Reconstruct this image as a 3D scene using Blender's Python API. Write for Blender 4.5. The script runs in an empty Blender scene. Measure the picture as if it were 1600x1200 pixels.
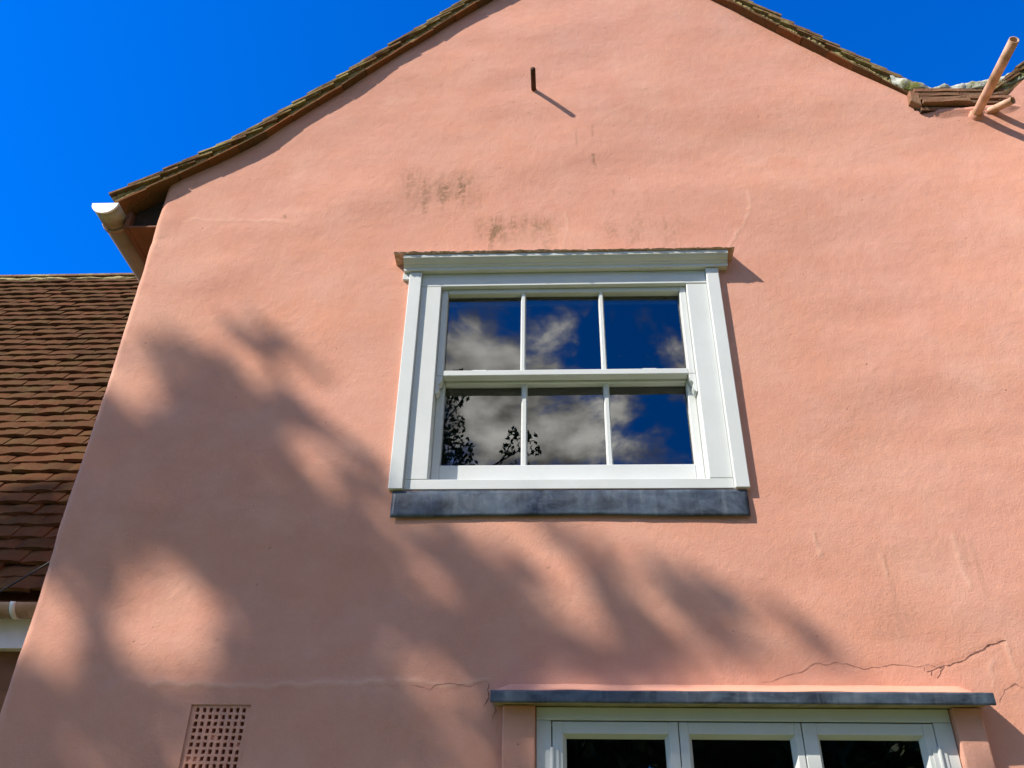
import bpy, bmesh, math, random
import numpy as np
from mathutils import Vector, Matrix, noise

random.seed(7)
rng = np.random.default_rng(11)
C = bpy.context.scene.collection
scene = bpy.context.scene

# ------------------------------------------------------------------ camera, sky, sun, exposure
F_PX = 1340.0                                   # focal length in pixels of the 1600 px wide photograph
D, H = 3.1, 1.6                                 # metres from the wall, eye height
M = np.array([[0.9990631, 0.0097541, -0.0421632],
              [0.0408017, -0.5370545, 0.8425602],
              [0.0144255, 0.8434912, 0.5369493]])   # columns: camera right, up, forward
cam = bpy.data.cameras.new('camera')
cam.sensor_width = 36.0
cam.lens = 36.0 * F_PX / 1600.0
cam.clip_end = 600.0
cam.clip_start = 0.05
cam_ob = bpy.data.objects.new('camera', cam)
C.objects.link(cam_ob)
m4 = Matrix.Identity(4)
for i in range(3):
    m4[i][0], m4[i][1], m4[i][2] = M[i][0], M[i][1], -M[i][2]
m4[0][3], m4[1][3], m4[2][3] = 0.0, -D, H
cam_ob.matrix_world = m4
scene.camera = cam_ob

SUN = Vector((-0.6306, -0.4005, 0.6648))        # towards the sun
sl = bpy.data.lights.new('sun', 'SUN')
sl.energy = 4.4
sl.angle = math.radians(0.53)
sl.color = (1.0, 0.93, 0.83)
sun_ob = bpy.data.objects.new('sun', sl)
sun_ob.rotation_euler = SUN.to_track_quat('Z', 'Y').to_euler()
sun_ob.location = (-8, -8, 12)
C.objects.link(sun_ob)

scene.view_settings.view_transform = 'Standard'
scene.view_settings.look = 'None'
scene.view_settings.gamma = 1.0
scene.view_settings.use_curve_mapping = False
scene.view_settings.exposure = 0.62
scene.cycles.max_bounces = 8
scene.cycles.transparent_max_bounces = 12

world = bpy.data.worlds.new('World')
scene.world = world
world.use_nodes = True
CLOUD_SEED = 5.5
def build_world():
    nt = world.node_tree; N = nt.nodes; L = nt.links; N.clear()
    def nd(t, **k):
        n = N.new(t)
        for a, b in k.items(): setattr(n, a, b)
        return n
    out = nd('ShaderNodeOutputWorld'); bg = nd('ShaderNodeBackground')
    bg.inputs['Strength'].default_value = 0.10
    sky = nd('ShaderNodeTexSky', sky_type='NISHITA', sun_disc=False)
    sky.sun_elevation = math.asin(SUN.z)
    sky.sun_rotation = math.atan2(SUN.x, SUN.y)
    sky.altitude = 0; sky.air_density = 1.0; sky.dust_density = 0.6; sky.ozone_density = 2.0
    hsv = nd('ShaderNodeMixRGB', blend_type='MULTIPLY'); hsv.inputs[0].default_value = 1.0
    hsv.inputs[2].default_value = (0.0, 0.69, 1.92, 1)
    L.new(sky.outputs[0], hsv.inputs[1])
    # broken fair-weather cloud in the half of the sky that lies behind the viewer
    tc = nd('ShaderNodeTexCoord'); sep = nd('ShaderNodeSeparateXYZ'); L.new(tc.outputs['Generated'], sep.inputs[0])
    def math_(op, a, b=None, clamp=False):
        n = nd('ShaderNodeMath', operation=op, use_clamp=clamp)
        for i, v in enumerate((a, b)):
            if v is None: continue
            if isinstance(v, (int, float)): n.inputs[i].default_value = v
            else: L.new(v, n.inputs[i])
        return n.outputs[0]
    def ramp(v, a, b):
        n = nd('ShaderNodeMapRange', interpolation_type='SMOOTHSTEP'); L.new(v, n.inputs[0])
        n.inputs[1].default_value = a; n.inputs[2].default_value = b
        return n.outputs[0]
    zz = math_('ADD', math_('MAXIMUM', sep.outputs[2], 0.0), 0.35)
    px = math_('DIVIDE', sep.outputs[0], zz); py = math_('SUBTRACT', math_('DIVIDE', sep.outputs[1], zz), 0.07)
    cmb = nd('ShaderNodeCombineXYZ'); L.new(px, cmb.inputs[0]); L.new(py, cmb.inputs[1])
    cmb.inputs[2].default_value = CLOUD_SEED
    n1 = nd('ShaderNodeTexNoise'); n1.inputs['Scale'].default_value = 4.2; n1.inputs['Detail'].default_value = 11
    n1.inputs['Roughness'].default_value = 0.58; n1.inputs['Distortion'].default_value = 0.25
    L.new(cmb.outputs[0], n1.inputs['Vector'])
    n2 = nd('ShaderNodeTexNoise'); n2.inputs['Scale'].default_value = 8.0; n2.inputs['Detail'].default_value = 6
    L.new(cmb.outputs[0], n2.inputs['Vector'])
    cover = ramp(n1.outputs[0], 0.455, 0.58)
    behind = ramp(sep.outputs[1], 0.42, 0.08)
    mask = math_('MULTIPLY', cover, behind)
    mask = math_('MULTIPLY', mask, ramp(sep.outputs[2], -0.02, 0.06))
    shade = nd('ShaderNodeMixRGB'); L.new(math_('MULTIPLY', ramp(n2.outputs[0], 0.36, 0.68), ramp(n1.outputs[0], 0.45, 0.60)), shade.inputs[0])
    shade.inputs[1].default_value = (2.4, 2.3, 2.15, 1); shade.inputs[2].default_value = (22.0, 21.2, 19.8, 1)
    mix = nd('ShaderNodeMixRGB'); L.new(mask, mix.inputs[0]); L.new(hsv.outputs[0], mix.inputs[1]); L.new(shade.outputs[0], mix.inputs[2])
    L.new(mix.outputs[0], bg.inputs[0]); L.new(bg.outputs[0], out.inputs[0])
build_world()

# ------------------------------------------------------------------ measuring: photograph pixel <-> place
def W(px, py, y=0.0):
    """Point on the vertical plane at depth y that the photograph shows at (px, py)."""
    r = M @ np.array([(px - 800) / F_PX, -(py - 600) / F_PX, 1.0])
    t = (D + y) / r[1]
    return np.array([r[0] * t, y, H + r[2] * t])
def photo_xy(x, y, z):
    p = np.stack([np.asarray(x, float), np.asarray(y, float) + D, np.asarray(z, float) - H])
    c = np.tensordot(M.T, p, axes=1)
    return 800 + F_PX * c[0] / c[2], 600 - F_PX * c[1] / c[2]

# ------------------------------------------------------------------ smooth noise on arrays
_tab = np.random.default_rng(3).random((256, 256))
def vnoise(x, y):
    xi = np.floor(x).astype(int); yi = np.floor(y).astype(int)
    fx = x - xi; fy = y - yi
    fx = fx * fx * fx * (fx * (fx * 6 - 15) + 10); fy = fy * fy * fy * (fy * (fy * 6 - 15) + 10)
    a = _tab[xi & 255, yi & 255]; b = _tab[(xi + 1) & 255, yi & 255]
    c = _tab[xi & 255, (yi + 1) & 255]; d = _tab[(xi + 1) & 255, (yi + 1) & 255]
    return (a * (1 - fx) + b * fx) * (1 - fy) + (c * (1 - fx) + d * fx) * fy - 0.5
def fbm(x, y, o=4, rough=0.5):
    s = 0; a = 1.0; f = 1.0
    for k in range(o):
        s = s + a * vnoise(x * f + 17.3 * k, y * f + 5.1 * k); a *= rough; f *= 2.03
    return s
def sstep(a, b, v):
    t = np.clip((v - a) / (b - a), 0, 1); return t * t * (3 - 2 * t)
def seg_dist(X, Y, p, q):
    px, py = p; qx, qy = q; dx, dy = qx - px, qy - py
    L2 = dx * dx + dy * dy + 1e-12
    t = np.clip(((X - px) * dx + (Y - py) * dy) / L2, 0, 1)
    return np.hypot(X - px - t * dx, Y - py - t * dy), t

# ------------------------------------------------------------------ materials
def mat(name):
    m = bpy.data.materials.new(name); m.use_nodes = True
    nt = m.node_tree; b = nt.nodes['Principled BSDF']
    return m, nt, b
def mnode(nt, t, **k):
    n = nt.nodes.new(t)
    for a, v in k.items():
        if a in n.bl_rna.properties: setattr(n, a, v)
        else: n.inputs[a].default_value = v
    return n
def noise_fac(nt, scale, detail=4, rough=0.55, lo=0.35, hi=0.65, vec=None, stretch=None, dist=0.0):
    tc = nt.nodes.new('ShaderNodeTexCoord')
    mp = nt.nodes.new('ShaderNodeMapping')
    if stretch: mp.inputs['Scale'].default_value = stretch
    nt.links.new(vec if vec else tc.outputs['Object'], mp.inputs[0])
    n = mnode(nt, 'ShaderNodeTexNoise', Scale=scale, Detail=detail, Roughness=rough, Distortion=dist)
    nt.links.new(mp.outputs[0], n.inputs['Vector'])
    r = nt.nodes.new('ShaderNodeMapRange'); r.inputs[1].default_value = lo; r.inputs[2].default_value = hi
    nt.links.new(n.outputs[0], r.inputs[0])
    return r.outputs[0], n.outputs[0]
def mixc(nt, fac, a, b, blend='MIX'):
    n = nt.nodes.new('ShaderNodeMixRGB'); n.blend_type = blend
    for i, v in ((0, fac), (1, a), (2, b)):
        if isinstance(v, (int, float)): n.inputs[i].default_value = v
        elif isinstance(v, tuple): n.inputs[i].default_value = (*v, 1) if len(v) == 3 else v
        else: nt.links.new(v, n.inputs[i])
    return n.outputs[0]
def mulf(nt, a, k):
    n = nt.nodes.new('ShaderNodeMath'); n.operation = 'MULTIPLY'
    nt.links.new(a, n.inputs[0])
    if isinstance(k, (int, float)): n.inputs[1].default_value = k
    else: nt.links.new(k, n.inputs[1])
    return n.outputs[0]
def bump(nt, b, h, strength=0.3, dist=0.01, prev=None):
    n = nt.nodes.new('ShaderNodeBump'); n.inputs['Strength'].default_value = strength; n.inputs['Distance'].default_value = dist
    nt.links.new(h, n.inputs['Height'])
    if prev: nt.links.new(prev, n.inputs['Normal'])
    if b: nt.links.new(n.outputs[0], b.inputs['Normal'])
    return n.outputs[0]

def m_render():
    m, nt, b = mat('pink limewash render')
    f1, _ = noise_fac(nt, 1.1, 4, 0.55, 0.3, 0.7)
    c = mixc(nt, f1, (0.650, 0.320, 0.228), (0.697, 0.327, 0.211))
    f2, _ = noise_fac(nt, 4.2, 8, 0.66, 0.42, 0.70)
    c = mixc(nt, mulf(nt, f2, 0.55), c, (0.705, 0.395, 0.295))
    f5, _ = noise_fac(nt, 2.3, 8, 0.68, 0.48, 0.72, stretch=(1, 1, 1.8))
    c = mixc(nt, mulf(nt, f5, 0.50), c, (0.585, 0.275, 0.190))
    f3, _ = noise_fac(nt, 60.0, 5, 0.7, 0.60, 0.85)
    c = mixc(nt, mulf(nt, f3, 0.30), c, (0.50, 0.25, 0.17))
    at = nt.nodes.new('ShaderNodeAttribute'); at.attribute_name = 'stain'
    sp = nt.nodes.new('ShaderNodeSeparateColor'); nt.links.new(at.outputs['Color'], sp.inputs[0])
    f4, _ = noise_fac(nt, 120.0, 4, 0.7, 0.35, 0.75)
    add = nt.nodes.new('ShaderNodeMath'); add.operation = 'MULTIPLY_ADD'
    nt.links.new(f4, add.inputs[0]); add.inputs[1].default_value = 0.6; add.inputs[2].default_value = 0.55
    st = mulf(nt, sp.outputs[0], add.outputs[0])
    c = mixc(nt, st, c, (0.20, 0.125, 0.062))
    c = mixc(nt, sp.outputs[1], c, (0.045, 0.02, 0.012))       # open cracks
    c = mixc(nt, sp.outputs[2], c, (0.78, 0.50, 0.36))         # chalky patches
    nt.links.new(c, b.inputs['Base Color'])
    b.inputs['Roughness'].default_value = 0.92; b.inputs['Specular IOR Level'].default_value = 0.15
    _, n1 = noise_fac(nt, 26.0, 5, 0.62); _, n2 = noise_fac(nt, 120.0, 4, 0.65)
    p = bump(nt, None, n1, 0.22, 0.010)
    p = bump(nt, None, n2, 0.50, 0.0028, p)
    _, n3 = noise_fac(nt, 330.0, 3, 0.6)
    p = bump(nt, None, n3, 0.50, 0.0014, p)
    # pin holes and grit
    tc = nt.nodes.new('ShaderNodeTexCoord'); vo = mnode(nt, 'ShaderNodeTexVoronoi', Scale=17.0); nt.links.new(tc.outputs['Object'], vo.inputs['Vector'])
    mr = nt.nodes.new('ShaderNodeMapRange'); nt.links.new(vo.outputs['Distance'], mr.inputs[0]); mr.inputs[1].default_value = 0.035; mr.inputs[2].default_value = 0.085
    sepc = nt.nodes.new('ShaderNodeSeparateColor'); nt.links.new(vo.outputs['Color'], sepc.inputs[0])
    pick = nt.nodes.new('ShaderNodeMath'); pick.operation = 'LESS_THAN'; nt.links.new(sepc.outputs[0], pick.inputs[0]); pick.inputs[1].default_value = 0.16
    inv = nt.nodes.new('ShaderNodeMath'); inv.operation = 'SUBTRACT'; inv.inputs[0].default_value = 1.0; nt.links.new(mr.outputs[0], inv.inputs[1])
    pit = mulf(nt, inv.outputs[0], pick.outputs[0])
    c2 = mixc(nt, mulf(nt, pit, 0.45), c, (0.22, 0.10, 0.07)); nt.links.new(c2, b.inputs['Base Color'])
    neg = nt.nodes.new('ShaderNodeMath'); neg.operation = 'MULTIPLY'; nt.links.new(pit, neg.inputs[0]); neg.inputs[1].default_value = -1.0
    bump(nt, b, neg.outputs[0], 0.5, 0.003, p)
    return m
def m_tile(name, c1, c2, lichen, lf):
    m, nt, b = mat(name)
    oi = nt.nodes.new('ShaderNodeObjectInfo')
    geo = nt.nodes.new('ShaderNodeNewGeometry')
    c = mixc(nt, oi.outputs['Random'], c1, c2)
    f, _ = noise_fac(nt, 9, 6, 0.65, 0.45, 0.7, vec=geo.outputs['Position'])
    c = mixc(nt, mulf(nt, f, lf), c, lichen)
    f2, _ = noise_fac(nt, 45, 5, 0.7, 0.5, 0.75, vec=geo.outputs['Position'])
    c = mixc(nt, mulf(nt, f2, 0.55), c, (0.045, 0.03, 0.022))
    f3, _ = noise_fac(nt, 70, 3, 0.6, 0.66, 0.74, vec=geo.outputs['Position'])
    c = mixc(nt, mulf(nt, f3, 0.3), c, (0.30, 0.25, 0.15))
    nt.links.new(c, b.inputs['Base Color'])
    b.inputs['Roughness'].default_value = 0.95; b.inputs['Specular IOR Level'].default_value = 0.05
    _, n = noise_fac(nt, 60, 6, 0.65, vec=geo.outputs['Position'])
    bump(nt, b, n, 0.5, 0.006)
    return m
def m_simple(name, c1, c2, scale=8, rough=0.6, bstr=0.2, bscale=60, bdist=0.003, spec=0.4, stretch=None, metallic=0.0, lo=0.35, hi=0.65):
    m, nt, b = mat(name)
    f, _ = noise_fac(nt, scale, 6, 0.6, lo, hi, stretch=stretch)
    c = mixc(nt, f, c1, c2)
    nt.links.new(c, b.inputs['Base Color'])
    b.inputs['Roughness'].default_value = rough; b.inputs['Specular IOR Level'].default_value = spec
    b.inputs['Metallic'].default_value = metallic
    _, n = noise_fac(nt, bscale, 5, 0.6, stretch=stretch)
    bump(nt, b, n, bstr, bdist)
    return m
def m_lead():
    m, nt, b = mat('weathered lead')
    f, _ = noise_fac(nt, 7, 7, 0.65, 0.36, 0.66, stretch=(1, 1, 1.6), dist=0.6)
    c = mixc(nt, f, (0.010, 0.016, 0.026), (0.080, 0.108, 0.140))
    f2, _ = noise_fac(nt, 30, 5, 0.6, 0.56, 0.8)
    c = mixc(nt, mulf(nt, f2, 0.35), c, (0.20, 0.25, 0.29))
    f4, _ = noise_fac(nt, 22, 6, 0.65, 0.52, 0.78, stretch=(1, 1, 0.12))
    c = mixc(nt, mulf(nt, f4, 0.45), c, (0.22, 0.25, 0.27))
    nt.links.new(c, b.inputs['Base Color'])
    f3, _ = noise_fac(nt, 11, 5, 0.6, 0.3, 0.7)
    r = nt.nodes.new('ShaderNodeMapRange'); nt.links.new(f3, r.inputs[0]); r.inputs[3].default_value = 0.32; r.inputs[4].default_value = 0.62
    nt.links.new(r.outputs[0], b.inputs['Roughness'])
    b.inputs['Specular IOR Level'].default_value = 0.6
    _, n = noise_fac(nt, 14, 4, 0.55); bump(nt, b, n, 0.35, 0.006)
    return m
def m_white():
    m, nt, b = mat('white gloss paint')
    f, _ = noise_fac(nt, 5, 5, 0.6, 0.35, 0.75)
    c = mixc(nt, f, (0.66, 0.68, 0.65), (0.60, 0.62, 0.58))
    f2, _ = noise_fac(nt, 40, 5, 0.65, 0.66, 0.8)
    c = mixc(nt, mulf(nt, f2, 0.25), c, (0.50, 0.47, 0.38))
    nt.links.new(c, b.inputs['Base Color'])
    b.inputs['Roughness'].default_value = 0.42; b.inputs['Specular IOR Level'].default_value = 0.35
    _, n = noise_fac(nt, 30, 4, 0.6, stretch=(1, 1, 0.25)); bump(nt, b, n, 0.08, 0.002)
    return m
def m_glass():
    m, nt, b = mat('window glass')
    nt.nodes.remove(b)
    out = nt.nodes['Material Output']
    fr = mnode(nt, 'ShaderNodeFresnel', IOR=2.0)
    gl = mnode(nt, 'ShaderNodeBsdfGlossy', Roughness=0.0); gl.inputs['Color'].default_value = (0.98, 1.0, 1.0, 1)
    tr = nt.nodes.new('ShaderNodeBsdfTransparent'); tr.inputs['Color'].default_value = (0.80, 0.84, 0.83, 1)
    _, n = noise_fac(nt, 2.2, 2, 0.4)
    bp = bump(nt, None, n, 0.07, 0.004)
    nt.links.new(bp, gl.inputs['Normal'])
    df = nt.nodes.new('ShaderNodeBsdfDiffuse'); df.inputs['Color'].default_value = (0.55, 0.58, 0.6, 1)
    mx = nt.nodes.new('ShaderNodeMixShader'); nt.links.new(fr.outputs[0], mx.inputs[0])
    nt.links.new(tr.outputs[0], mx.inputs[1]); nt.links.new(gl.outputs[0], mx.inputs[2])
    # dust and dried rain marks
    f, _ = noise_fac(nt, 34, 6, 0.7, 0.66, 0.86, stretch=(1, 1, 0.35))
    mx2 = nt.nodes.new('ShaderNodeMixShader'); nt.links.new(mulf(nt, f, 0.10), mx2.inputs[0])
    nt.links.new(mx.outputs[0], mx2.inputs[1]); nt.links.new(df.outputs[0], mx2.inputs[2])
    nt.links.new(mx2.outputs[0], out.inputs[0])
    return m
def m_leaf(name, c1, c2):
    m, nt, b = mat(name)
    f, _ = noise_fac(nt, 1.3, 4, 0.6, 0.3, 0.7)
    c = mixc(nt, f, c1, c2); nt.links.new(c, b.inputs['Base Color'])
    b.inputs['Roughness'].default_value = 0.55
    return m

RENDER = m_render()
TILE = m_tile('old clay roof tile', (0.125, 0.050, 0.022), (0.078, 0.036, 0.016), (0.105, 0.075, 0.026), 0.6)
VTILE = m_tile('lichened verge tile', (0.215, 0.125, 0.062), (0.185, 0.095, 0.050), (0.36, 0.30, 0.12), 1.0)
UTILE = m_tile('underside clay tile', (0.235, 0.090, 0.036), (0.120, 0.065, 0.030), (0.15, 0.11, 0.05), 0.5)
CTILE = m_tile('corbelled clay tile', (0.36, 0.18, 0.105), (0.22, 0.115, 0.07), (0.22, 0.18, 0.10), 0.5)
MORTAR = m_simple('lichened mortar', (0.40, 0.33, 0.15), (0.23, 0.19, 0.085), 18, 0.95, 0.6, 55, 0.008, 0.1)
PALE_MORTAR = m_simple('mossy pale mortar', (0.56, 0.56, 0.47), (0.17, 0.17, 0.05), 11, 0.95, 0.7, 40, 0.010, 0.1, lo=0.42, hi=0.6)
WHITE = m_white()
LEAD = m_lead()
GLASS = m_glass()
GUTTER = m_simple('aged cream plastic', (0.46, 0.41, 0.30), (0.27, 0.225, 0.135), 16, 0.5, 0.15, 50, 0.002, 0.4)
GUTTER_BOUNCE = m_simple('bounce tinted plastic', (0.36, 0.24, 0.165), (0.30, 0.185, 0.12), 9, 0.5, 0.15, 50, 0.002, 0.4)  # pink-brown light reflected onto the gutter is put into its colour
GUTTER_WHITE = m_simple('white plastic', (0.80, 0.80, 0.77), (0.72, 0.72, 0.68), 9, 0.45, 0.05, 50, 0.001, 0.4)
BROWN_BOARD = m_simple('red brown board', (0.24, 0.095, 0.05), (0.16, 0.07, 0.04), 7, 0.8, 0.3, 30, 0.003, 0.2, stretch=(1, 0.2, 1))
SHADE_WOOD = m_simple('shade dark wood', (0.030, 0.021, 0.014), (0.05, 0.034, 0.022), 9, 0.85, 0.3, 40, 0.003, 0.2)  # wood colour darkened to carry the shade under the eave
RUST = m_simple('rusty iron', (0.050, 0.024, 0.012), (0.085, 0.036, 0.016), 40, 0.8, 0.4, 90, 0.002, 0.25)
PIPE = m_simple('pink painted pipe', (0.66, 0.40, 0.27), (0.36, 0.22, 0.10), 14, 0.6, 0.35, 70, 0.002, 0.3, lo=0.42, hi=0.66)
HOLE_SHADE = m_simple('painted hollow shade', (0.035, 0.018, 0.012), (0.05, 0.025, 0.015), 20, 0.95, 0.1)  # darkness inside holes and pipes, painted as a colour
CRACK_DARK = m_simple('open crack', (0.15, 0.065, 0.045), (0.30, 0.135, 0.095), 40, 0.95, 0.05)
CRACK_FINE = m_simple('hairline crack', (0.33, 0.155, 0.105), (0.50, 0.245, 0.17), 30, 0.95, 0.05)
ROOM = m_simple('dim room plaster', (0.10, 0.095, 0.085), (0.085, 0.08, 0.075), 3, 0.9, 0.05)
CRUST = m_simple('crumbling lime crust', (0.62, 0.43, 0.33), (0.34, 0.22, 0.14), 30, 0.95, 0.6, 70, 0.006, 0.1, lo=0.42, hi=0.66)
CABLE = m_simple('black cable', (0.012, 0.011, 0.010), (0.02, 0.018, 0.016), 30, 0.5, 0.05)
BRICK = m_simple('shaded brown brick wall', (0.17, 0.085, 0.05), (0.22, 0.12, 0.07), 6, 0.9, 0.3, 30, 0.004, 0.1)
BARK = m_simple('grey brown bark', (0.10, 0.075, 0.05), (0.055, 0.04, 0.028), 8, 0.95, 0.8, 20, 0.02, 0.1, stretch=(1, 1, 0.3))
LEAF1 = m_leaf('green foliage', (0.050, 0.085, 0.022), (0.085, 0.115, 0.030))
LEAF2 = m_leaf('dark foliage', (0.045, 0.080, 0.020), (0.085, 0.120, 0.030))
def m_grass():
    m, nt, b = mat('mown grass')
    f, _ = noise_fac(nt, 0.8, 5, 0.6, 0.3, 0.7); f2, _ = noise_fac(nt, 40, 4, 0.7, 0.3, 0.7)
    c = mixc(nt, f, (0.150, 0.175, 0.020), (0.190, 0.190, 0.030)); c = mixc(nt, mulf(nt, f2, 0.5), c, (0.06, 0.085, 0.02))
    nt.links.new(c, b.inputs['Base Color']); b.inputs['Roughness'].default_value = 0.9
    _, n = noise_fac(nt, 60, 4, 0.7); bump(nt, b, n, 0.8, 0.03)
    return m
GRASS = m_grass()

# ------------------------------------------------------------------ object helpers
def empty(name, loc, label=None, cat=None, group=None):
    o = bpy.data.objects.new(name, None); C.objects.link(o); o.location = loc; o.empty_display_size = 0.2
    return tag(o, label, cat, group)
def tag(o, label=None, cat=None, group=None, kind=None):
    if label: o['label'] = label
    if cat: o['category'] = cat
    if group: o['group'] = group
    if kind: o['kind'] = kind
    return o
def link_mesh(name, me, material, parent=None):
    o = bpy.data.objects.new(name, me); C.objects.link(o)
    if material and not me.materials: me.materials.append(material)
    if parent:
        o.parent = parent
        o.matrix_parent_inverse = Matrix.Translation(-world_loc(parent))
    return o
def world_loc(o):
    v = o.location.copy(); p = o.parent
    # every parent here is unrotated and its own offset is cancelled, so a part's location is its place
    return v
def obj(name, bm, material, parent=None, smooth=False, loc=None):
    me = bpy.data.meshes.new(name)
    bmesh.ops.recalc_face_normals(bm, faces=bm.faces[:])
    bm.to_mesh(me); bm.free()
    if smooth:
        me.polygons.foreach_set('use_smooth', [True] * len(me.polygons))
    return link_mesh(name, me, material, parent)
def add_box(bm, x0, x1, y0, y1, z0, z1, bev=0.0, seg=1):
    vs = [bm.verts.new((x, y, z)) for x in (x0, x1) for y in (y0, y1) for z in (z0, z1)]
    fs = [(0, 1, 3, 2), (4, 6, 7, 5), (0, 4, 5, 1), (2, 3, 7, 6), (0, 2, 6, 4), (1, 5, 7, 3)]
    faces = [bm.faces.new([vs[i] for i in f]) for f in fs]
    if bev > 0:
        ed = list({e for f in faces for e in f.edges})
        bmesh.ops.bevel(bm, geom=ed, offset=bev, segments=seg, affect='EDGES', profile=0.5)
    return vs
def box_obj(name, x0, x1, y0, y1, z0, z1, material, parent, bev=0.002):
    bm = bmesh.new(); add_box(bm, x0, x1, y0, y1, z0, z1, bev); return obj(name, bm, material, parent)
def add_tube(bm, pts, radii, n=10, cap=True):
    pts = [Vector(p) for p in pts]
    if isinstance(radii, (int, float)): radii = [radii] * len(pts)
    rings = []; up = None
    for i, p in enumerate(pts):
        t = (pts[min(i + 1, len(pts) - 1)] - pts[max(i - 1, 0)]).normalized()
        if up is None:
            up = Vector((0, 0, 1)) if abs(t.z) < 0.9 else Vector((1, 0, 0))
        a = t.cross(up).normalized(); b = a.cross(t).normalized(); up = b
        rings.append([bm.verts.new(p + (a * math.cos(k * 2 * math.pi / n) + b * math.sin(k * 2 * math.pi / n)) * radii[i]) for k in range(n)])
    for r0, r1 in zip(rings, rings[1:]):
        for k in range(n):
            bm.faces.new((r0[k], r0[(k + 1) % n], r1[(k + 1) % n], r1[k]))
    if cap:
        bm.faces.new(rings[0]); bm.faces.new(rings[-1])
    return rings
def add_prism_xz(bm, poly, y0, y1, bev=0.0):
    """Outline in x,z pushed from y0 to y1."""
    a = [bm.verts.new((x, y0, z)) for x, z in poly]; b = [bm.verts.new((x, y1, z)) for x, z in poly]
    n = len(poly); fs = [bm.faces.new(a), bm.faces.new(b[::-1])]
    for k in range(n): fs.append(bm.faces.new((a[k], b[k], b[(k + 1) % n], a[(k + 1) % n])))
    if bev: bmesh.ops.bevel(bm, geom=list(fs[0].edges), offset=bev, segments=1, affect='EDGES')
def add_prism_yz(bm, prof, x0, x1):
    a = [bm.verts.new((x0, y, z)) for y, z in prof]; b = [bm.verts.new((x1, y, z)) for y, z in prof]
    n = len(prof); bm.faces.new(a); bm.faces.new(b[::-1])
    for k in range(n): bm.faces.new((a[k], b[k], b[(k + 1) % n], a[(k + 1) % n]))

# ------------------------------------------------------------------ the ground
def build_ground():
    bm = bmesh.new()
    n = 24
    for i in range(n):
        for j in range(n): pass
    s = 260
    v = [bm.verts.new(p) for p in ((-s, -s, 0), (s, -s, 0), (s, s, 0), (-s, s, 0))]
    bm.faces.new(v)
    g = obj('lawn', bm, GRASS); tag(g, 'mown green lawn in front of the pink cottage', 'lawn', kind='structure')
build_ground()

# ================================================================== THE PINK COTTAGE
cottage = empty('pink_cottage', (0.3, 0, 0), 'pink rendered cottage gable end with clay tiled verges and white windows', 'house')

XL = -1.955                                       # left corner of the gable wall
L_LINE = [(-2.165, 4.648), (-1.95, 4.795), (-1.72, 4.955), (-1.526, 5.10), (-1.135, 5.488), (-0.547, 6.085), (0.3025, 6.935)]
R_LINE = [(0.3025, 6.935), (0.969, 6.272), (1.222, 6.035), (1.46, 5.792), (1.695, 5.552), (1.910, 5.338)]
def line_z(line, x):
    return np.interp(x, [p[0] for p in line], [p[1] for p in line])
OPEN = [(-0.585, 0.73, 3.075, 4.20), (-0.05, 1.33, 0.90, 2.245), (-1.262, -1.049, 2.036, 2.252)]
def wall_top(x):
    x = np.asarray(x, float)
    t = np.where(x < 0.3025, line_z(L_LINE, x), line_z(R_LINE, x))
    t = np.where(x > 1.91, 5.22, t)
    t = np.where(x > 2.36, 5.255 + (x - 2.36) * 0.955, t)
    return t + 0.004
def wall_offset(x, z):
    """How far the old render stands out of true, metres (towards the viewer is positive)."""
    o = 0.015 * fbm(x * 0.8 + 3, z * 1.1 + 1, 2, 0.45) + 0.0135 * fbm(x * 1.3, z * 3.0 + 9, 2, 0.45)
    o += 0.0019 * fbm(x * 4.5, z * 8, 3, 0.5)
    o += 0.0006 * fbm(x * 31, z * 31, 3, 0.6)
    o += np.clip((x - 1.25) / 1.2, 0, 3) ** 2 * (0.050 + 0.055 * (1 - sstep(4.45, 5.08, z)))
    # keep it close to true round the windows
    for (x0, x1, z0, z1) in OPEN:
        dx = np.maximum(np.maximum(x0 - x, x - x1), 0); dz = np.maximum(np.maximum(z0 - z, z - z1), 0)
        w = 0.15 + 0.85 * sstep(0.02, 0.6, np.hypot(dx, dz)); o = o * w
    return o

STREAKS = [  # photo box x0,y0,x1,y1, strength of soot and algae drips
    (632, 272, 752, 330, 0.55), (745, 335, 880, 395, 0.42), (925, 335, 1080, 392, 0.26), (640, 380, 1130, 394, 0.30),
    (1368, 930, 1425, 1012, 0.28), (1225, 1052, 1262, 1076, 0.5), (1000, 1070, 1540, 1085, 0.16)]
SPOTS = [((926, 242), (928, 252), 2.2, 0.9), ((929, 256), (930, 262), 1.6, 0.7), ((901, 200), (900, 226), 1.5, 0.35), ((924, 194), (926, 214), 1.4, 0.35),
         ((445, 338), (447, 340), 1.8, 0.8), ((827, 177), (829, 180), 1.2, 0.5), ((421, 855), (421, 858), 1.5, 0.8), ((336, 998), (342, 999), 1.6, 0.7),
         ((1046, 889), (1049, 890), 1.5, 0.7), ((958, 297), (960, 302), 2.2, 0.35), ((854, 886), (858, 887), 1.5, 0.6), ((815, 342), (816, 348), 3.5, 0.35),
         ((1380, 868), (1391, 905), 2.2, 0.28), ((1391, 905), (1412, 995), 3.5, 0.22), ((1504, 845), (1511, 884), 4.0, 0.25), ((1516, 850), (1541, 932), 4.0, 0.20),
         ((1272, 832), (1282, 868), 2.0, 0.20)]
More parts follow.
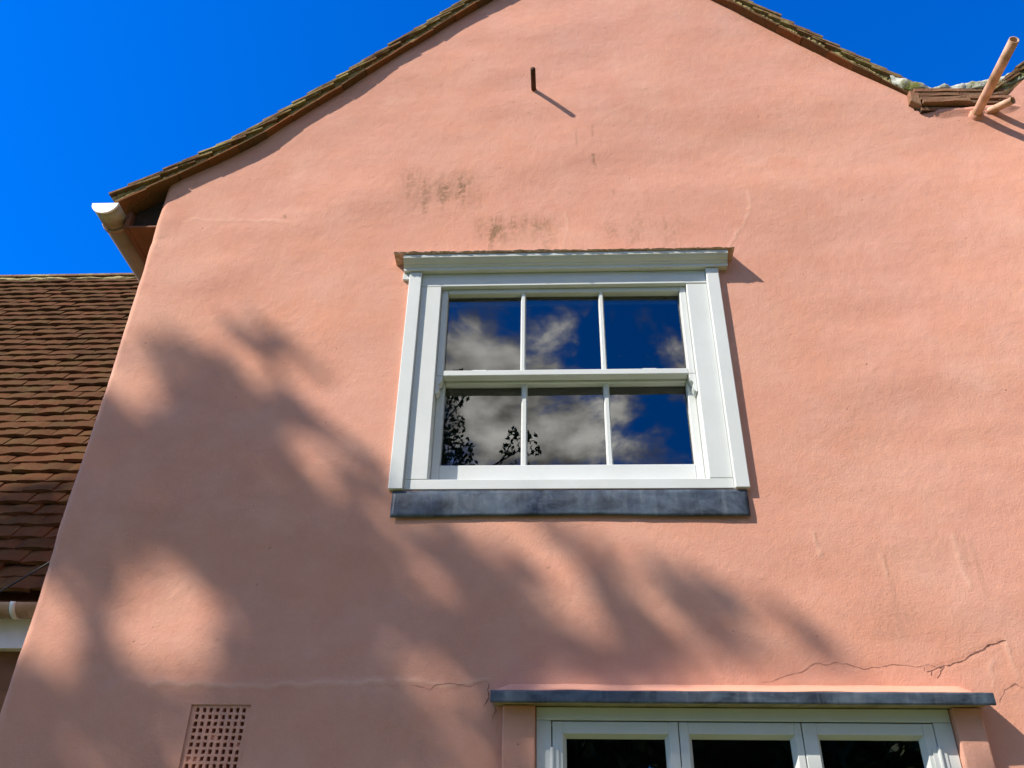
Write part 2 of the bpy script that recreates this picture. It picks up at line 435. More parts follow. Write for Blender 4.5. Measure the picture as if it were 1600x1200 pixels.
CRACKS = [  # open cracks: photo polyline, half width px, depth m
    ([(1448, 1050), (1475, 1040), (1500, 1034), (1520, 1022), (1540, 1011), (1562, 1003), (1570, 1002)], 1.7, 0.006),
    ([(1464, 1060), (1470, 1048), (1476, 1041)], 1.2, 0.004),
    ([(1190, 1066), (1230, 1055), (1272, 1037), (1330, 1040), (1372, 1043), (1420, 1040), (1462, 1041)], 0.8, 0.003),
    ([(756, 1104), (764, 1088), (764, 1068)], 1.2, 0.004), ([(768, 1128), (775, 1112), (770, 1100)], 1.0, 0.003),
    ([(640, 1072), (672, 1078), (705, 1068), (735, 1073), (764, 1066)], 0.7, 0.003),
    ([(1561, 1098), (1568, 1078), (1585, 1068), (1598, 1075)], 0.9, 0.004),
    ([(655, 425), (642, 440), (634, 452)], 0.8, 0.003)]
RIDGES = [  # proud seams of filler: polyline, half width px, height
    ([(1136, 388), (1150, 366), (1163, 348), (1172, 325), (1170, 300)], 1.3, 0.003),
    ([(880, 390), (886, 365), (885, 345), (884, 330)], 1.2, 0.0022),
    ([(1555, 1030), (1545, 1045), (1552, 1060), (1548, 1072)], 1.5, 0.004), ([(1570, 1003), (1580, 1030), (1590, 1062)], 1.8, 0.005),
    ([(1272, 832), (1282, 868)], 2.0, 0.004), ([(1486, 838), (1498, 870), (1512, 918)], 3.0, 0.0035), ([(1378, 866), (1386, 900)], 2.0, 0.003),
    ([(620, 1062), (700, 1070), (764, 1060)], 2.5, 0.003), ([(234, 1068), (330, 1072), (440, 1070), (600, 1066)], 3.0, 0.004),
    ([(300, 343), (380, 344), (450, 348)], 1.6, 0.0025)]
def build_wall():
    xs = np.concatenate([np.arange(XL + 0.04, 2.76, 0.0085), np.arange(2.78, 4.6, 0.06)])
    zs = np.concatenate([np.arange(0.0, 1.95, 0.13), np.arange(1.96, 6.94, 0.0088), [6.945]])
    # snap grid lines to the openings
    for (x0, x1, z0, z1) in OPEN:
        for v in (x0, x1): xs[np.argmin(abs(xs - v))] = v
        for v in (z0, z1): zs[np.argmin(abs(zs - v))] = v
    r = 0.04
    side_y = np.concatenate([np.linspace(4.2, 0.25, 12), np.linspace(0.2, r, 12)])
    th = np.linspace(0, math.pi / 2, 9)[1:-1]
    bx = np.concatenate([np.full(len(side_y), XL), XL + r - r * np.cos(th), xs])
    by = np.concatenate([side_y, r - r * np.sin(th), np.zeros(len(xs))])
    nx = np.concatenate([np.full(len(side_y), -1.0), -np.cos(th), np.zeros(len(xs))])
    ny = np.concatenate([np.zeros(len(side_y)), -np.sin(th), np.full(len(xs), -1.0)])
    ux = np.concatenate([XL - (side_y - r), XL + r * th * 0.9, xs])       # unrolled distance for the noise
    nc, nr = len(bx), len(zs)
    top = np.where(np.arange(nc) < len(side_y), 4.555, wall_top(bx))
    BX, Z = np.meshgrid(bx, zs, indexing='ij'); BY = np.meshgrid(by, zs, indexing='ij')[0]
    UX = np.meshgrid(ux, zs, indexing='ij')[0]; TOP = np.repeat(top[:, None], nr, 1)
    Zc = np.minimum(Z, TOP)
    off = wall_offset(UX, Zc)
    off *= 0.30 + 0.70 * sstep(0.0, 0.45, UX - XL)
    # knocked corner below the eaves
    edge = np.exp(-((UX - XL - 0.03) / 0.035) ** 2)
    off += edge * (0.0045 * fbm(Zc * 5 + 40, Zc * 0 + 3, 4, 0.6))
    for zc_, s_, a_ in ((4.58, 0.06, 0.004), (4.44, 0.03, -0.003)):
        off += a_ * np.exp(-((UX - XL - 0.05) / 0.07) ** 2 - ((Zc - zc_) / s_) ** 2)
    front = np.meshgrid(ny, zs, indexing='ij')[0] < -0.9
    X0 = BX; 
    PX, PY = photo_xy(X0, BY, Zc)
    stain = np.zeros((nc, nr)); crack = np.zeros((nc, nr)); chalk = np.zeros((nc, nr))
    for (x0, y0, x1, y1, s) in STREAKS:
        wob = 14 * fbm(X0 * 7, Zc * 5 + 3, 3); wx = sstep(x0 - 16, x0 + 30, PX + wob) * (1 - sstep(x1 - 40, x1 + 14, PX + wob)); wy = sstep(y0 - 12, y0 + 20, PY + wob) * (1 - sstep(y1 - 34, y1 + 8, PY + wob + 16 * fbm(X0 * 30, Zc * 0, 2)))
        n = (0.25 + 0.75 * sstep(-0.30, 0.35, fbm(X0 * 30, Zc * 3.2, 4, 0.7))) * (0.45 + 0.55 * sstep(-0.30, 0.30, fbm(X0 * 8 + 7, Zc * 7, 5, 0.65))) * sstep(-0.5, 0.2, fbm(X0 * 60 + 3, Zc * 60, 3, 0.7))
        stain = np.maximum(stain, s * 1.8 * wx * wy * (0.14 + 1.15 * n))
    for p, q, w, s in SPOTS:
        d, _ = seg_dist(PX, PY, p, q)
        stain = np.maximum(stain, s * (1 - sstep(w * 0.4, w * 1.25, d + 1.5 * fbm(X0 * 60, Zc * 60, 2))))
    for pl, w, dep in CRACKS:
        for p, q in zip(pl, pl[1:]):
            d, _ = seg_dist(PX + 3.5 * fbm(X0 * 22, Zc * 22, 3), PY + 3.5 * fbm(X0 * 22 + 50, Zc * 22, 3), p, q)
            k = 1 - sstep(w * 0.5, w * 1.7, d)
            off = off - front * dep * k * 0.30
    for pl, w, h in RIDGES:
        for p, q in zip(pl, pl[1:]):
            d, _ = seg_dist(PX + 5 * fbm(X0 * 16, Zc * 16, 3), PY + 5 * fbm(X0 * 16 + 50, Zc * 16, 3), p, q)
            k = 1 - sstep(w * 0.2, w * 2.0, d); off = off + front * h * k * 0.40
            chalk = np.maximum(chalk, 0.35 * k)
    # a coat that ends above the lower window: the wall steps out by a few millimetres below it
    lip = 1058 + 6 * fbm(X0 * 3, Zc * 0 + 2, 3)
    off += front * 0.0028 * sstep(lip - 4, lip + 9, PY) * (1 - sstep(1300, 1500, PX)) * sstep(-0.3, 0.2, fbm(X0 * 2.1 + 31, Zc * 0 + 4, 3))
    chalk = np.maximum(chalk, 0.13 * sstep(0.12, 0.5, fbm(X0 * 2.2 + 8, Zc * 3 + 2, 4, 0.6)))
    global WALL_GRID
    n0 = len(by) - len(xs); WALL_GRID = (xs, zs, off[n0:])
    VX = BX + np.meshgrid(nx, zs, indexing='ij')[0] * off; VY = BY + np.meshgrid(ny, zs, indexing='ij')[0] * off
    co = np.stack([VX, VY, Zc], -1).reshape(-1, 3)
    # cells
    i, j = np.meshgrid(np.arange(nc - 1), np.arange(nr - 1), indexing='ij')
    keep = (Z[:-1, :-1] < TOP[:-1, :-1]) | (Z[1:, :-1] < TOP[1:, :-1])
    cx = (bx[:-1] + bx[1:]) / 2; cz = (zs[:-1] + zs[1:]) / 2
    isf = by[1:] < 1e-6
    for (x0, x1, z0, z1) in OPEN:
        hole = (isf & (cx > x0) & (cx < x1))[:, None] & ((cz > z0) & (cz < z1))[None, :]
        keep &= ~hole
    i = i[keep]; j = j[keep]
    q = np.stack([i * nr + j, (i + 1) * nr + j, (i + 1) * nr + j + 1, i * nr + j + 1], -1)
    me = bpy.data.meshes.new('wall')
    me.vertices.add(len(co)); me.vertices.foreach_set('co', co.astype(np.float32).ravel())
    me.loops.add(q.size); me.loops.foreach_set('vertex_index', q.ravel().astype(np.int32))
    me.polygons.add(len(q)); me.polygons.foreach_set('loop_start', np.arange(0, q.size, 4, dtype=np.int32))
    me.polygons.foreach_set('use_smooth', np.ones(len(q), bool))
    at = me.attributes.new('stain', 'FLOAT_COLOR', 'POINT')
    col = np.stack([stain, crack, chalk, np.ones_like(stain)], -1).reshape(-1, 4).astype(np.float32)
    at.data.foreach_set('color', col.ravel())
    me.update(calc_edges=True); me.validate()
    return link_mesh('wall', me, RENDER, cottage)
wall = build_wall()
def wall_y(x, z):
    xs, zs, o = WALL_GRID
    i = int(np.clip(np.searchsorted(xs, x) - 1, 0, len(xs) - 2)); j = int(np.clip(np.searchsorted(zs, z) - 1, 0, len(zs) - 2))
    u = (x - xs[i]) / (xs[i + 1] - xs[i]); v = (z - zs[j]) / (zs[j + 1] - zs[j])
    return -((o[i, j] * (1 - u) + o[i + 1, j] * u) * (1 - v) + (o[i, j + 1] * (1 - u) + o[i + 1, j + 1] * u) * v)
def build_cracks():
    rs = random.Random(77)
    def jag(p, q, depth):
        if depth == 0: return [p]
        L = math.hypot(q[0] - p[0], q[1] - p[1]); m = ((p[0] + q[0]) / 2 + rs.uniform(-.11, .11) * L, (p[1] + q[1]) / 2 + rs.uniform(-.11, .11) * L)
        return jag(p, m, depth - 1) + jag(m, q, depth - 1)
    for pl, w, dep in CRACKS:
        path = []
        for p, q in zip(pl, pl[1:]): path += jag(p, q, 3)
        path.append(pl[-1])
        paths = [(path, 1.0)]
        for k in range(len(path) // 26):       # side branches
            a = path[rs.randrange(2, len(path) - 1)]; an = rs.uniform(0, 6.28); L = rs.uniform(5, 12)
            paths.append((jag(a, (a[0] + L * math.cos(an), a[1] + L * math.sin(an)), 3), 0.45))
        bm = bmesh.new()
        for pth, kk in paths:
            prev = None; n = len(pth)
            for i, (px, py) in enumerate(pth):
                c = W(px, py, 0.0); t = i / max(1, n - 1)
                a = pth[max(i - 1, 0)]; b = pth[min(i + 1, n - 1)]; d = Vector((b[0] - a[0], -(b[1] - a[1]))); d = d.normalized() if d.length > 0 else Vector((1, 0))
                hw = 0.0017 * w * kk * (0.25 + 0.75 * math.sin(math.pi * min(1, max(0.02, 0.06 + 0.88 * t)))) * rs.uniform(0.35, 1.3)
                x0, z0 = c[0] - d.y * hw, c[2] + d.x * hw; x1, z1 = c[0] + d.y * hw, c[2] - d.x * hw
                ring = [bm.verts.new((x0, wall_y(x0, z0) - 0.0009, z0)), bm.verts.new((x1, wall_y(x1, z1) - 0.0009, z1))]
                if prev: bm.faces.new((prev[0], prev[1], ring[1], ring[0]))
                prev = ring
        obj('crack', bm, CRACK_DARK if w > 1 else CRACK_FINE, cottage)
build_cracks()

# rooms behind the windows, so that the glass has something dim to look into
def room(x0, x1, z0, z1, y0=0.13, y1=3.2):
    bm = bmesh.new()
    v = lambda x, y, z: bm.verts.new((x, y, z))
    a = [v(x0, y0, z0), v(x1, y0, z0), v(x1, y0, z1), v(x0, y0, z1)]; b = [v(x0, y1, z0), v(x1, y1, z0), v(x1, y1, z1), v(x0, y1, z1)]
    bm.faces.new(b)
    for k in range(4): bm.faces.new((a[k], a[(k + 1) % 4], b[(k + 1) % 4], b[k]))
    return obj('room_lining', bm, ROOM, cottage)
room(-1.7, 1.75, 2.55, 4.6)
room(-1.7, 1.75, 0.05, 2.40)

# ------------------------------------------------------------------ tiles
def tile_mesh(name, length, width, thick, seed, material, sx=3, sy=3, rough=0.002, camber=0.004, cross=None):
    cross = camber * 0.6 if cross is None else cross
    rs = random.Random(seed)
    bm = bmesh.new(); g = []
    for lay in (0, 1):
        rows = []
        for a in range(sx + 1):
            r = []
            for b in range(sy + 1):
                u = a / sx; v = b / sy
                x = u * length + (rs.uniform(-rough, rough) * 1.5 if a == 0 else 0)
                y = v * width + (rs.uniform(-rough, rough) if b in (0, sy) else 0)
                z = (thick if lay else 0) + camber * (4 * u * (1 - u)) + cross * (4 * v * (1 - v)) + rs.uniform(-rough, rough) * (0.7 if lay else 0.25)
                r.append(bm.verts.new((x, y, z)))
            rows.append(r)
        g.append(rows)
    for a in range(sx):
        for b in range(sy):
            bm.faces.new((g[1][a][b], g[1][a + 1][b], g[1][a + 1][b + 1], g[1][a][b + 1]))
    bm.faces.new([g[0][0][0], g[0][0][sy], g[0][sx][sy], g[0][sx][0]])
    for b in range(sy):
        for a in (0, sx): bm.faces.new((g[0][a][b], g[0][a][b + 1], g[1][a][b + 1], g[1][a][b]))
    for a in range(sx):
        for b in (0, sy): bm.faces.new((g[0][a][b], g[0][a + 1][b], g[1][a + 1][b], g[1][a][b]))
    me = bpy.data.meshes.new(name)
    bmesh.ops.recalc_face_normals(bm, faces=bm.faces[:]); bm.to_mesh(me); bm.free()
    me.materials.append(material)
    return me
TILT = math.asin(0.013 / 0.098)
GAUGE = 0.098
class Path:
    def __init__(s, pts):
        s.p = np.array(pts, float); d = np.hypot(*np.diff(s.p, axis=0).T); s.s = np.concatenate([[0], np.cumsum(d)]); s.len = s.s[-1]
    def at(s, t):
        x = np.interp(t, s.s, s.p[:, 0]); z = np.interp(t, s.s, s.p[:, 1]); return np.array([x, z])
    def ang(s, t, e=0.14):
        a = s.at(max(t - e, 0)); b = s.at(min(t + e, s.len)); return math.atan2(b[1] - a[1], b[0] - a[0])

roof = None
def build_roof():
    """Two slopes of the gable roof: the joined tiles behind, then each verge tile as an object."""
    global roof
    bm = bmesh.new()
    def slope(line, mirror, y_front, y_back):
        P_ = Path([(-x if mirror else x, z) for x, z in line]); k = 0
        while k * GAUGE < P_.len - 0.05:
            s = k * GAUGE; th = P_.ang(s + 0.1); p = P_.at(s); n = np.array([-math.sin(th), math.cos(th)])
            d = np.array([math.cos(th - TILT), math.sin(th - TILT)]); m = np.array([-d[1], d[0]])
            a = p + n * 0.074; q = [a, a + d * 0.262, a + d * 0.262 + m * 0.0125, a + m * 0.0125]
            sg = -1 if mirror else 1
            y = y_front + (0.0825 if k % 2 else 0.0)
            while y < y_back:
                yy = y + 0.162; jz = random.uniform(-0.002, 0.002)
                vs = [bm.verts.new((sg * c[0], yv, c[1] + jz)) for yv in (y, yy) for c in q]
                for f in ((0, 1, 2, 3), (7, 6, 5, 4), (0, 4, 5, 1), (1, 5, 6, 2), (2, 6, 7, 3), (3, 7, 4, 0)):
                    bm.faces.new([vs[t] for t in f])
                y += 0.165
            k += 1
    slope(L_LINE, False, 0.128, 3.0)
    slope([p for p in R_LINE[::-1]], True, 0.128, 3.0)
    # boarding under the tiles closes the loft
    for line, in ((L_LINE,), (R_LINE,)):
        for (xa, za), (xb, zb) in zip(line, line[1:]):
            vs = [bm.verts.new(c) for c in ((xa, 0.11, za + 0.012), (xb, 0.11, zb + 0.012), (xb, 4.1, zb + 0.012), (xa, 4.1, za + 0.012))]
            bm.faces.new(vs)
    roof = obj('roof', bm, TILE, cottage); roof['kind'] = 'stuff'
build_roof()

VT = [tile_mesh('verge_tile', 0.262, 0.165, 0.0125, 40 + k, VTILE, rough=0.0022, camber=0.0006) for k in range(5)]
UT = [tile_mesh('undercloak_tile', 0.168, 0.16, 0.012, 60 + k, UTILE, sx=2, sy=3, rough=0.0025, camber=0.0) for k in range(4)]
def place_tile(name, me, parent, x, y, z, ang, mirror, width, yaw=0.0):
    o = bpy.data.objects.new(name, me); C.objects.link(o)
    if mirror:
        # local x runs up the slope towards -x
        mt = Matrix.Translation((-x, y + width, z)) @ Matrix.Rotation(math.pi + yaw, 4, 'Z') @ Matrix.Rotation(-ang, 4, 'Y')
    else:
        mt = Matrix.Translation((x, y, z)) @ Matrix.Rotation(yaw, 4, 'Z') @ Matrix.Rotation(-ang, 4, 'Y')
    o.matrix_basis = mt
    o.parent = parent; o.matrix_parent_inverse = Matrix.Translation(-parent.location)
    return o
def build_verge(line, mirror, proj=0.042, top_extra=True, parent_roof=None, y_off=0.0, smax=None):
    pr = parent_roof
    pts = [(-x if mirror else x, z) for x, z in line]
    P_ = Path(pts); rs = random.Random(5 if mirror else 4)
    lim = smax or P_.len
    k = 0
    while k * GAUGE < lim - 0.06:
        s = k * GAUGE + rs.uniform(-0.008, 0.008); th = P_.ang(s + 0.1); p = P_.at(max(s, 0)); n = np.array([-math.sin(th), math.cos(th)])
        a = p + n * (0.074 + rs.uniform(-0.0012, 0.0012))
        place_tile('verge_tile', rs.choice(VT), pr, a[0], -proj - 0.004 + rs.uniform(-0.0035, 0.0035) + y_off, a[1], th - TILT + rs.uniform(-0.010, 0.010), mirror, 0.165, rs.uniform(-0.012, 0.012))
        k += 1
    s = 0.0
    while s < lim - 0.1:
        L = 0.168; th = P_.ang(s + L / 2, 0.08); p = P_.at(s); n = np.array([-math.sin(th), math.cos(th)]); a = p + n * rs.uniform(-0.001, 0.0025)
        place_tile('undercloak_tile', rs.choice(UT), pr, a[0], -proj + rs.uniform(-0.004, 0.004) + y_off, a[1], th + rs.uniform(-0.012, 0.012), mirror, 0.16, rs.uniform(-0.02, 0.02))
        s += L + 0.002
    # mortar bedding between undercloak and tiles
    bm = bmesh.new(); ns = int(lim / 0.012); prev = None; sg = -1 if mirror else 1
    for i in range(ns + 1):
        s = i * lim / ns; th = P_.ang(s, 0.06); p = P_.at(s); n = np.array([-math.sin(th), math.cos(th)])
        ring = []
        for jj, h in enumerate((0.0125, 0.026, 0.040, 0.054, 0.068)):
            c = p + n * h
            dep = -proj + 0.014 + 0.012 * noise.noise(Vector((s * 14, h * 60, 3.0 * sg))) + 0.008 * noise.noise(Vector((s * 60, h * 90, 1))) + (0.010 if jj == 4 else 0) - (0.005 if jj == 0 else 0)
            ring.append(bm.verts.new((sg * c[0], dep + y_off, c[1])))
        c0 = p + n * 0.0125; c1 = p + n * 0.068
        ring.append(bm.verts.new((sg * c1[0], 0.10 + y_off, c1[1]))); ring.insert(0, bm.verts.new((sg * c0[0], 0.10 + y_off, c0[1])))
        if prev:
            for a, b, c_, d in zip(prev, prev[1:], ring[1:], ring): bm.faces.new((a, b, c_, d))
        else: bm.faces.new(ring)
        prev = ring
    bm.faces.new(prev[::-1])
    obj('verge_mortar', bm, MORTAR, pr)
build_verge(L_LINE, False, 0.044, parent_roof=roof)
build_verge(R_LINE[::-1], True, 0.040, parent_roof=roof)

def build_eave():
    # boarded soffit and fascia under the left overhang, running back from the gable
    box_obj('fascia_board', -2.128, -2.104, 0.03, 4.1, 4.545, 4.655, BROWN_BOARD, cottage, 0.002)
    box_obj('soffit_board', -2.104, -1.945, 0.03, 4.1, 4.548, 4.562, BROWN_BOARD, cottage, 0.002)
    bm = bmesh.new()
    add_prism_xz(bm, [(-2.10, 4.566), (-1.93, 4.566), (-1.90, 4.70), (-1.93, 4.79), (-2.10, 4.685)], 0.065, 0.12)
    obj('eave_end_block', bm, SHADE_WOOD, cottage)  # eave shade is painted into this block's dark colour
build_eave()

# ------------------------------------------------------------------ second roof to the right: valley, corbelled tiles, next verge
def build_valley():
    rs = random.Random(21)
    cm = [tile_mesh('corbel_tile', 0.235, 0.16, 0.021, 80 + k, CTILE, sx=3, sy=2, rough=0.003, camber=0.0) for k in range(3)]
    for row, (z, yf, x0, x1) in enumerate(((5.205, -0.040, 1.945, 2.36), (5.236, -0.058, 1.955, 2.37), (5.264, -0.062, 1.945, 2.37), (5.297, -0.050, 1.92, 2.40), (5.328, -0.055, 1.93, 2.44))):
        x = x0
        while x < x1 - 0.05:
            o = place_tile('corbel_tile', rs.choice(cm), cottage, x, yf + rs.uniform(-0.006, 0.006), z + rs.uniform(-0.002, 0.002), rs.uniform(-0.015, 0.015), False, 0.16, rs.uniform(-0.03, 0.03))
            x += 0.237
    bm = bmesh.new(); add_box(bm, 1.94, 2.40, -0.034, 0.02, 5.20, 5.345); obj('corbel_bedding', bm, SHADE_WOOD, cottage)
    # end brick that closes the corbel beside the verge
    bm = bmesh.new(); add_prism_xz(bm, [(1.895, 5.262), (1.945, 5.225), (1.95, 5.345), (1.905, 5.340)], -0.056, 0.02, 0.004); obj('end_brick', bm, CTILE, cottage)
    # rendered cove under the corbel
    bm = bmesh.new(); prev = None
    for i in range(41):
        x = 1.93 + i * 0.52 / 40; ring = []
        e = min(1, (x - 1.93) / 0.10, (2.452 - x) / 0.08)
        for j in range(7):
            t = j / 6; z = 5.135 + 0.072 * t + 0.006 * noise.noise(Vector((x * 9, t * 3, 2)))
            y = -0.030 * e * t ** 1.6 + 0.012 - 0.014 * e * (1 if j in (3, 4) else 0.4) + 0.006 * noise.noise(Vector((x * 22, t * 5, 7)))
            ring.append(bm.verts.new((x, wall_y(x, z) + 0.004 - e * 0.020 * t ** 1.5 + 0.002 * noise.noise(Vector((x * 22, t * 5, 7))), z)))
        ring.append(bm.verts.new((x, 0.05, 5.21))); ring.insert(0, bm.verts.new((x, 0.05, 5.12)))
        if prev:
            for a, b, c, d in zip(prev, prev[1:], ring[1:], ring): bm.faces.new((a, b, c, d))
        prev = ring
    obj('render_cove', bm, RENDER, cottage, smooth=True)
    # mossy mortar that fills the valley
    bm = bmesh.new(); prev = None
    xs = np.linspace(1.84, 2.75, 74)
    tz = np.interp(xs, [1.84, 1.88, 1.95, 2.06, 2.12, 2.2, 2.29, 2.42, 2.56, 2.75], [5.53, 5.505, 5.462, 5.402, 5.405, 5.43, 5.445, 5.485, 5.545, 5.63])
    bz = np.interp(xs, [1.84, 1.92, 2.36, 2.75], [5.42, 5.35, 5.352, 5.50])
    for x, t, b in zip(xs, tz, bz):
        ring = []
        for j in range(7):
            u = j / 6; z = b + (t - b) * u + (0.016 * noise.noise(Vector((x * 30, 5, 1))) if j == 6 else 0)
            y = -0.052 + 0.085 * max(0, u - 0.35) ** 1.5 + 0.022 * noise.noise(Vector((x * 16, z * 16, 3))) + 0.010 * noise.noise(Vector((x * 50, z * 50, 8)))
            ring.append(bm.verts.new((x, y, z)))
        ring.append(bm.verts.new((x, 0.6, t + 0.10))); ring.insert(0, bm.verts.new((x, 0.12, b)))
        if prev:
            for a, c, d, e in zip(prev, prev[1:], ring[1:], ring): bm.faces.new((a, c, d, e))
        prev = ring
    obj('valley_mortar', bm, PALE_MORTAR, cottage, smooth=True)
    # verge of the next gable
    line = [(2.345, 5.245), (2.6, 5.488), (3.2, 6.06), (4.4, 7.2)]
    bm = bmesh.new()
    for (xa, za), (xb, zb) in zip(line, line[1:]):
        bm.faces.new([bm.verts.new(c) for c in ((xa, 0.11, za + 0.012), (xb, 0.11, zb + 0.012), (xb, 4.1, zb + 0.012), (xa, 4.1, za + 0.012))])
    r2 = obj('roof', bm, TILE, cottage)
    build_verge(line, False, 0.055, parent_roof=r2)
build_valley()

# ------------------------------------------------------------------ air brick
def build_air_brick():
    x0, x1, z0, z1 = -1.262, -1.049, 2.036, 2.252
    nx_, nz_ = 8, 9
    yf, yb = float(-wall_offset(np.array([-1.155]), np.array([2.15]))[0]) + 0.003, 0.10
    ab = bmesh.new()
    ex = 0.012; ez = 0.006
    px = (x1 - x0 - 2 * ex) / nx_; pz = (z1 - z0 - 2 * ez) / nz_
    rs = random.Random(3)
    gx = [x0] ; gz = [z0]
    hx = []; hz = []
    for i in range(nx_):
        c = x0 + ex + (i + .5) * px; gx += [c - 0.0062, c + 0.0062]
    for i in range(nz_):
        c = z0 + ez + (i + .5) * pz; gz += [c - 0.0072, c + 0.0072]
    gx.append(x1); gz.append(z1)
    V = {}
    for i, x in enumerate(gx):
        for j, z in enumerate(gz):
            b = 0.0014
            inner = 0 < i < len(gx) - 1 and 0 < j < len(gz) - 1
            V[i, j] = ab.verts.new((x + (rs.uniform(-b, b) if inner else 0), yf + 0.0012 * noise.noise(Vector((x * 50, z * 50, 0))), z + (rs.uniform(-b, b) if inner else 0)))
    for i in range(len(gx) - 1):
        for j in range(len(gz) - 1):
            if i % 2 == 1 and j % 2 == 1:
                a = [V[i, j], V[i + 1, j], V[i + 1, j + 1], V[i, j + 1]]
                cen = sum((v.co for v in a), Vector()) / 4
                k = 0.72
                shut = (i, j) in ((7, 2 * 4 + 1), (15, 2 * 3 + 1), (1, 3), (3, 3))
                dep = 0.006 if shut else yb - yf
                b = [ab.verts.new(cen + (v.co - cen) * k + Vector((0, dep, 0))) for v in a]
                for t in range(4): ab.faces.new((a[t], a[(t + 1) % 4], b[(t + 1) % 4], b[t]))
                fb = ab.faces.new(b)
                if not shut: fb.material_index = 1  # back of the hole painted dark for its shade
            else:
                ab.faces.new((V[i, j], V[i + 1, j], V[i + 1, j + 1], V[i, j + 1]))
    # sloping lip of render round the brick
    o0 = [(x0, z0), (x1, z0), (x1, z1), (x0, z1)]
    a = [ab.verts.new((x + (0.010 if x > -1.15 else -0.010), yf - 0.0045, z + (0.010 if z > 2.1 else -0.010))) for x, z in o0]
    nxv, nzv = len(gx) - 1, len(gz) - 1
    sides = [[V[i, 0] for i in range(nxv + 1)], [V[nxv, j] for j in range(nzv + 1)], [V[i, nzv] for i in range(nxv, -1, -1)], [V[0, j] for j in range(nzv, -1, -1)]]
    for k in range(4): ab.faces.new([a[k], a[(k + 1) % 4]] + sides[k][::-1])
    me = obj('air_brick', ab, RENDER, cottage); me.data.materials.append(HOLE_SHADE)
build_air_brick()

def glass(bm, parent):
    me = bpy.data.meshes.new('window_pane')
    bm.normal_update()
    for f in bm.faces:
        if f.normal.y > 0: f.normal_flip()
    bm.to_mesh(me); bm.free()
    return link_mesh('window_pane', me, GLASS, parent)

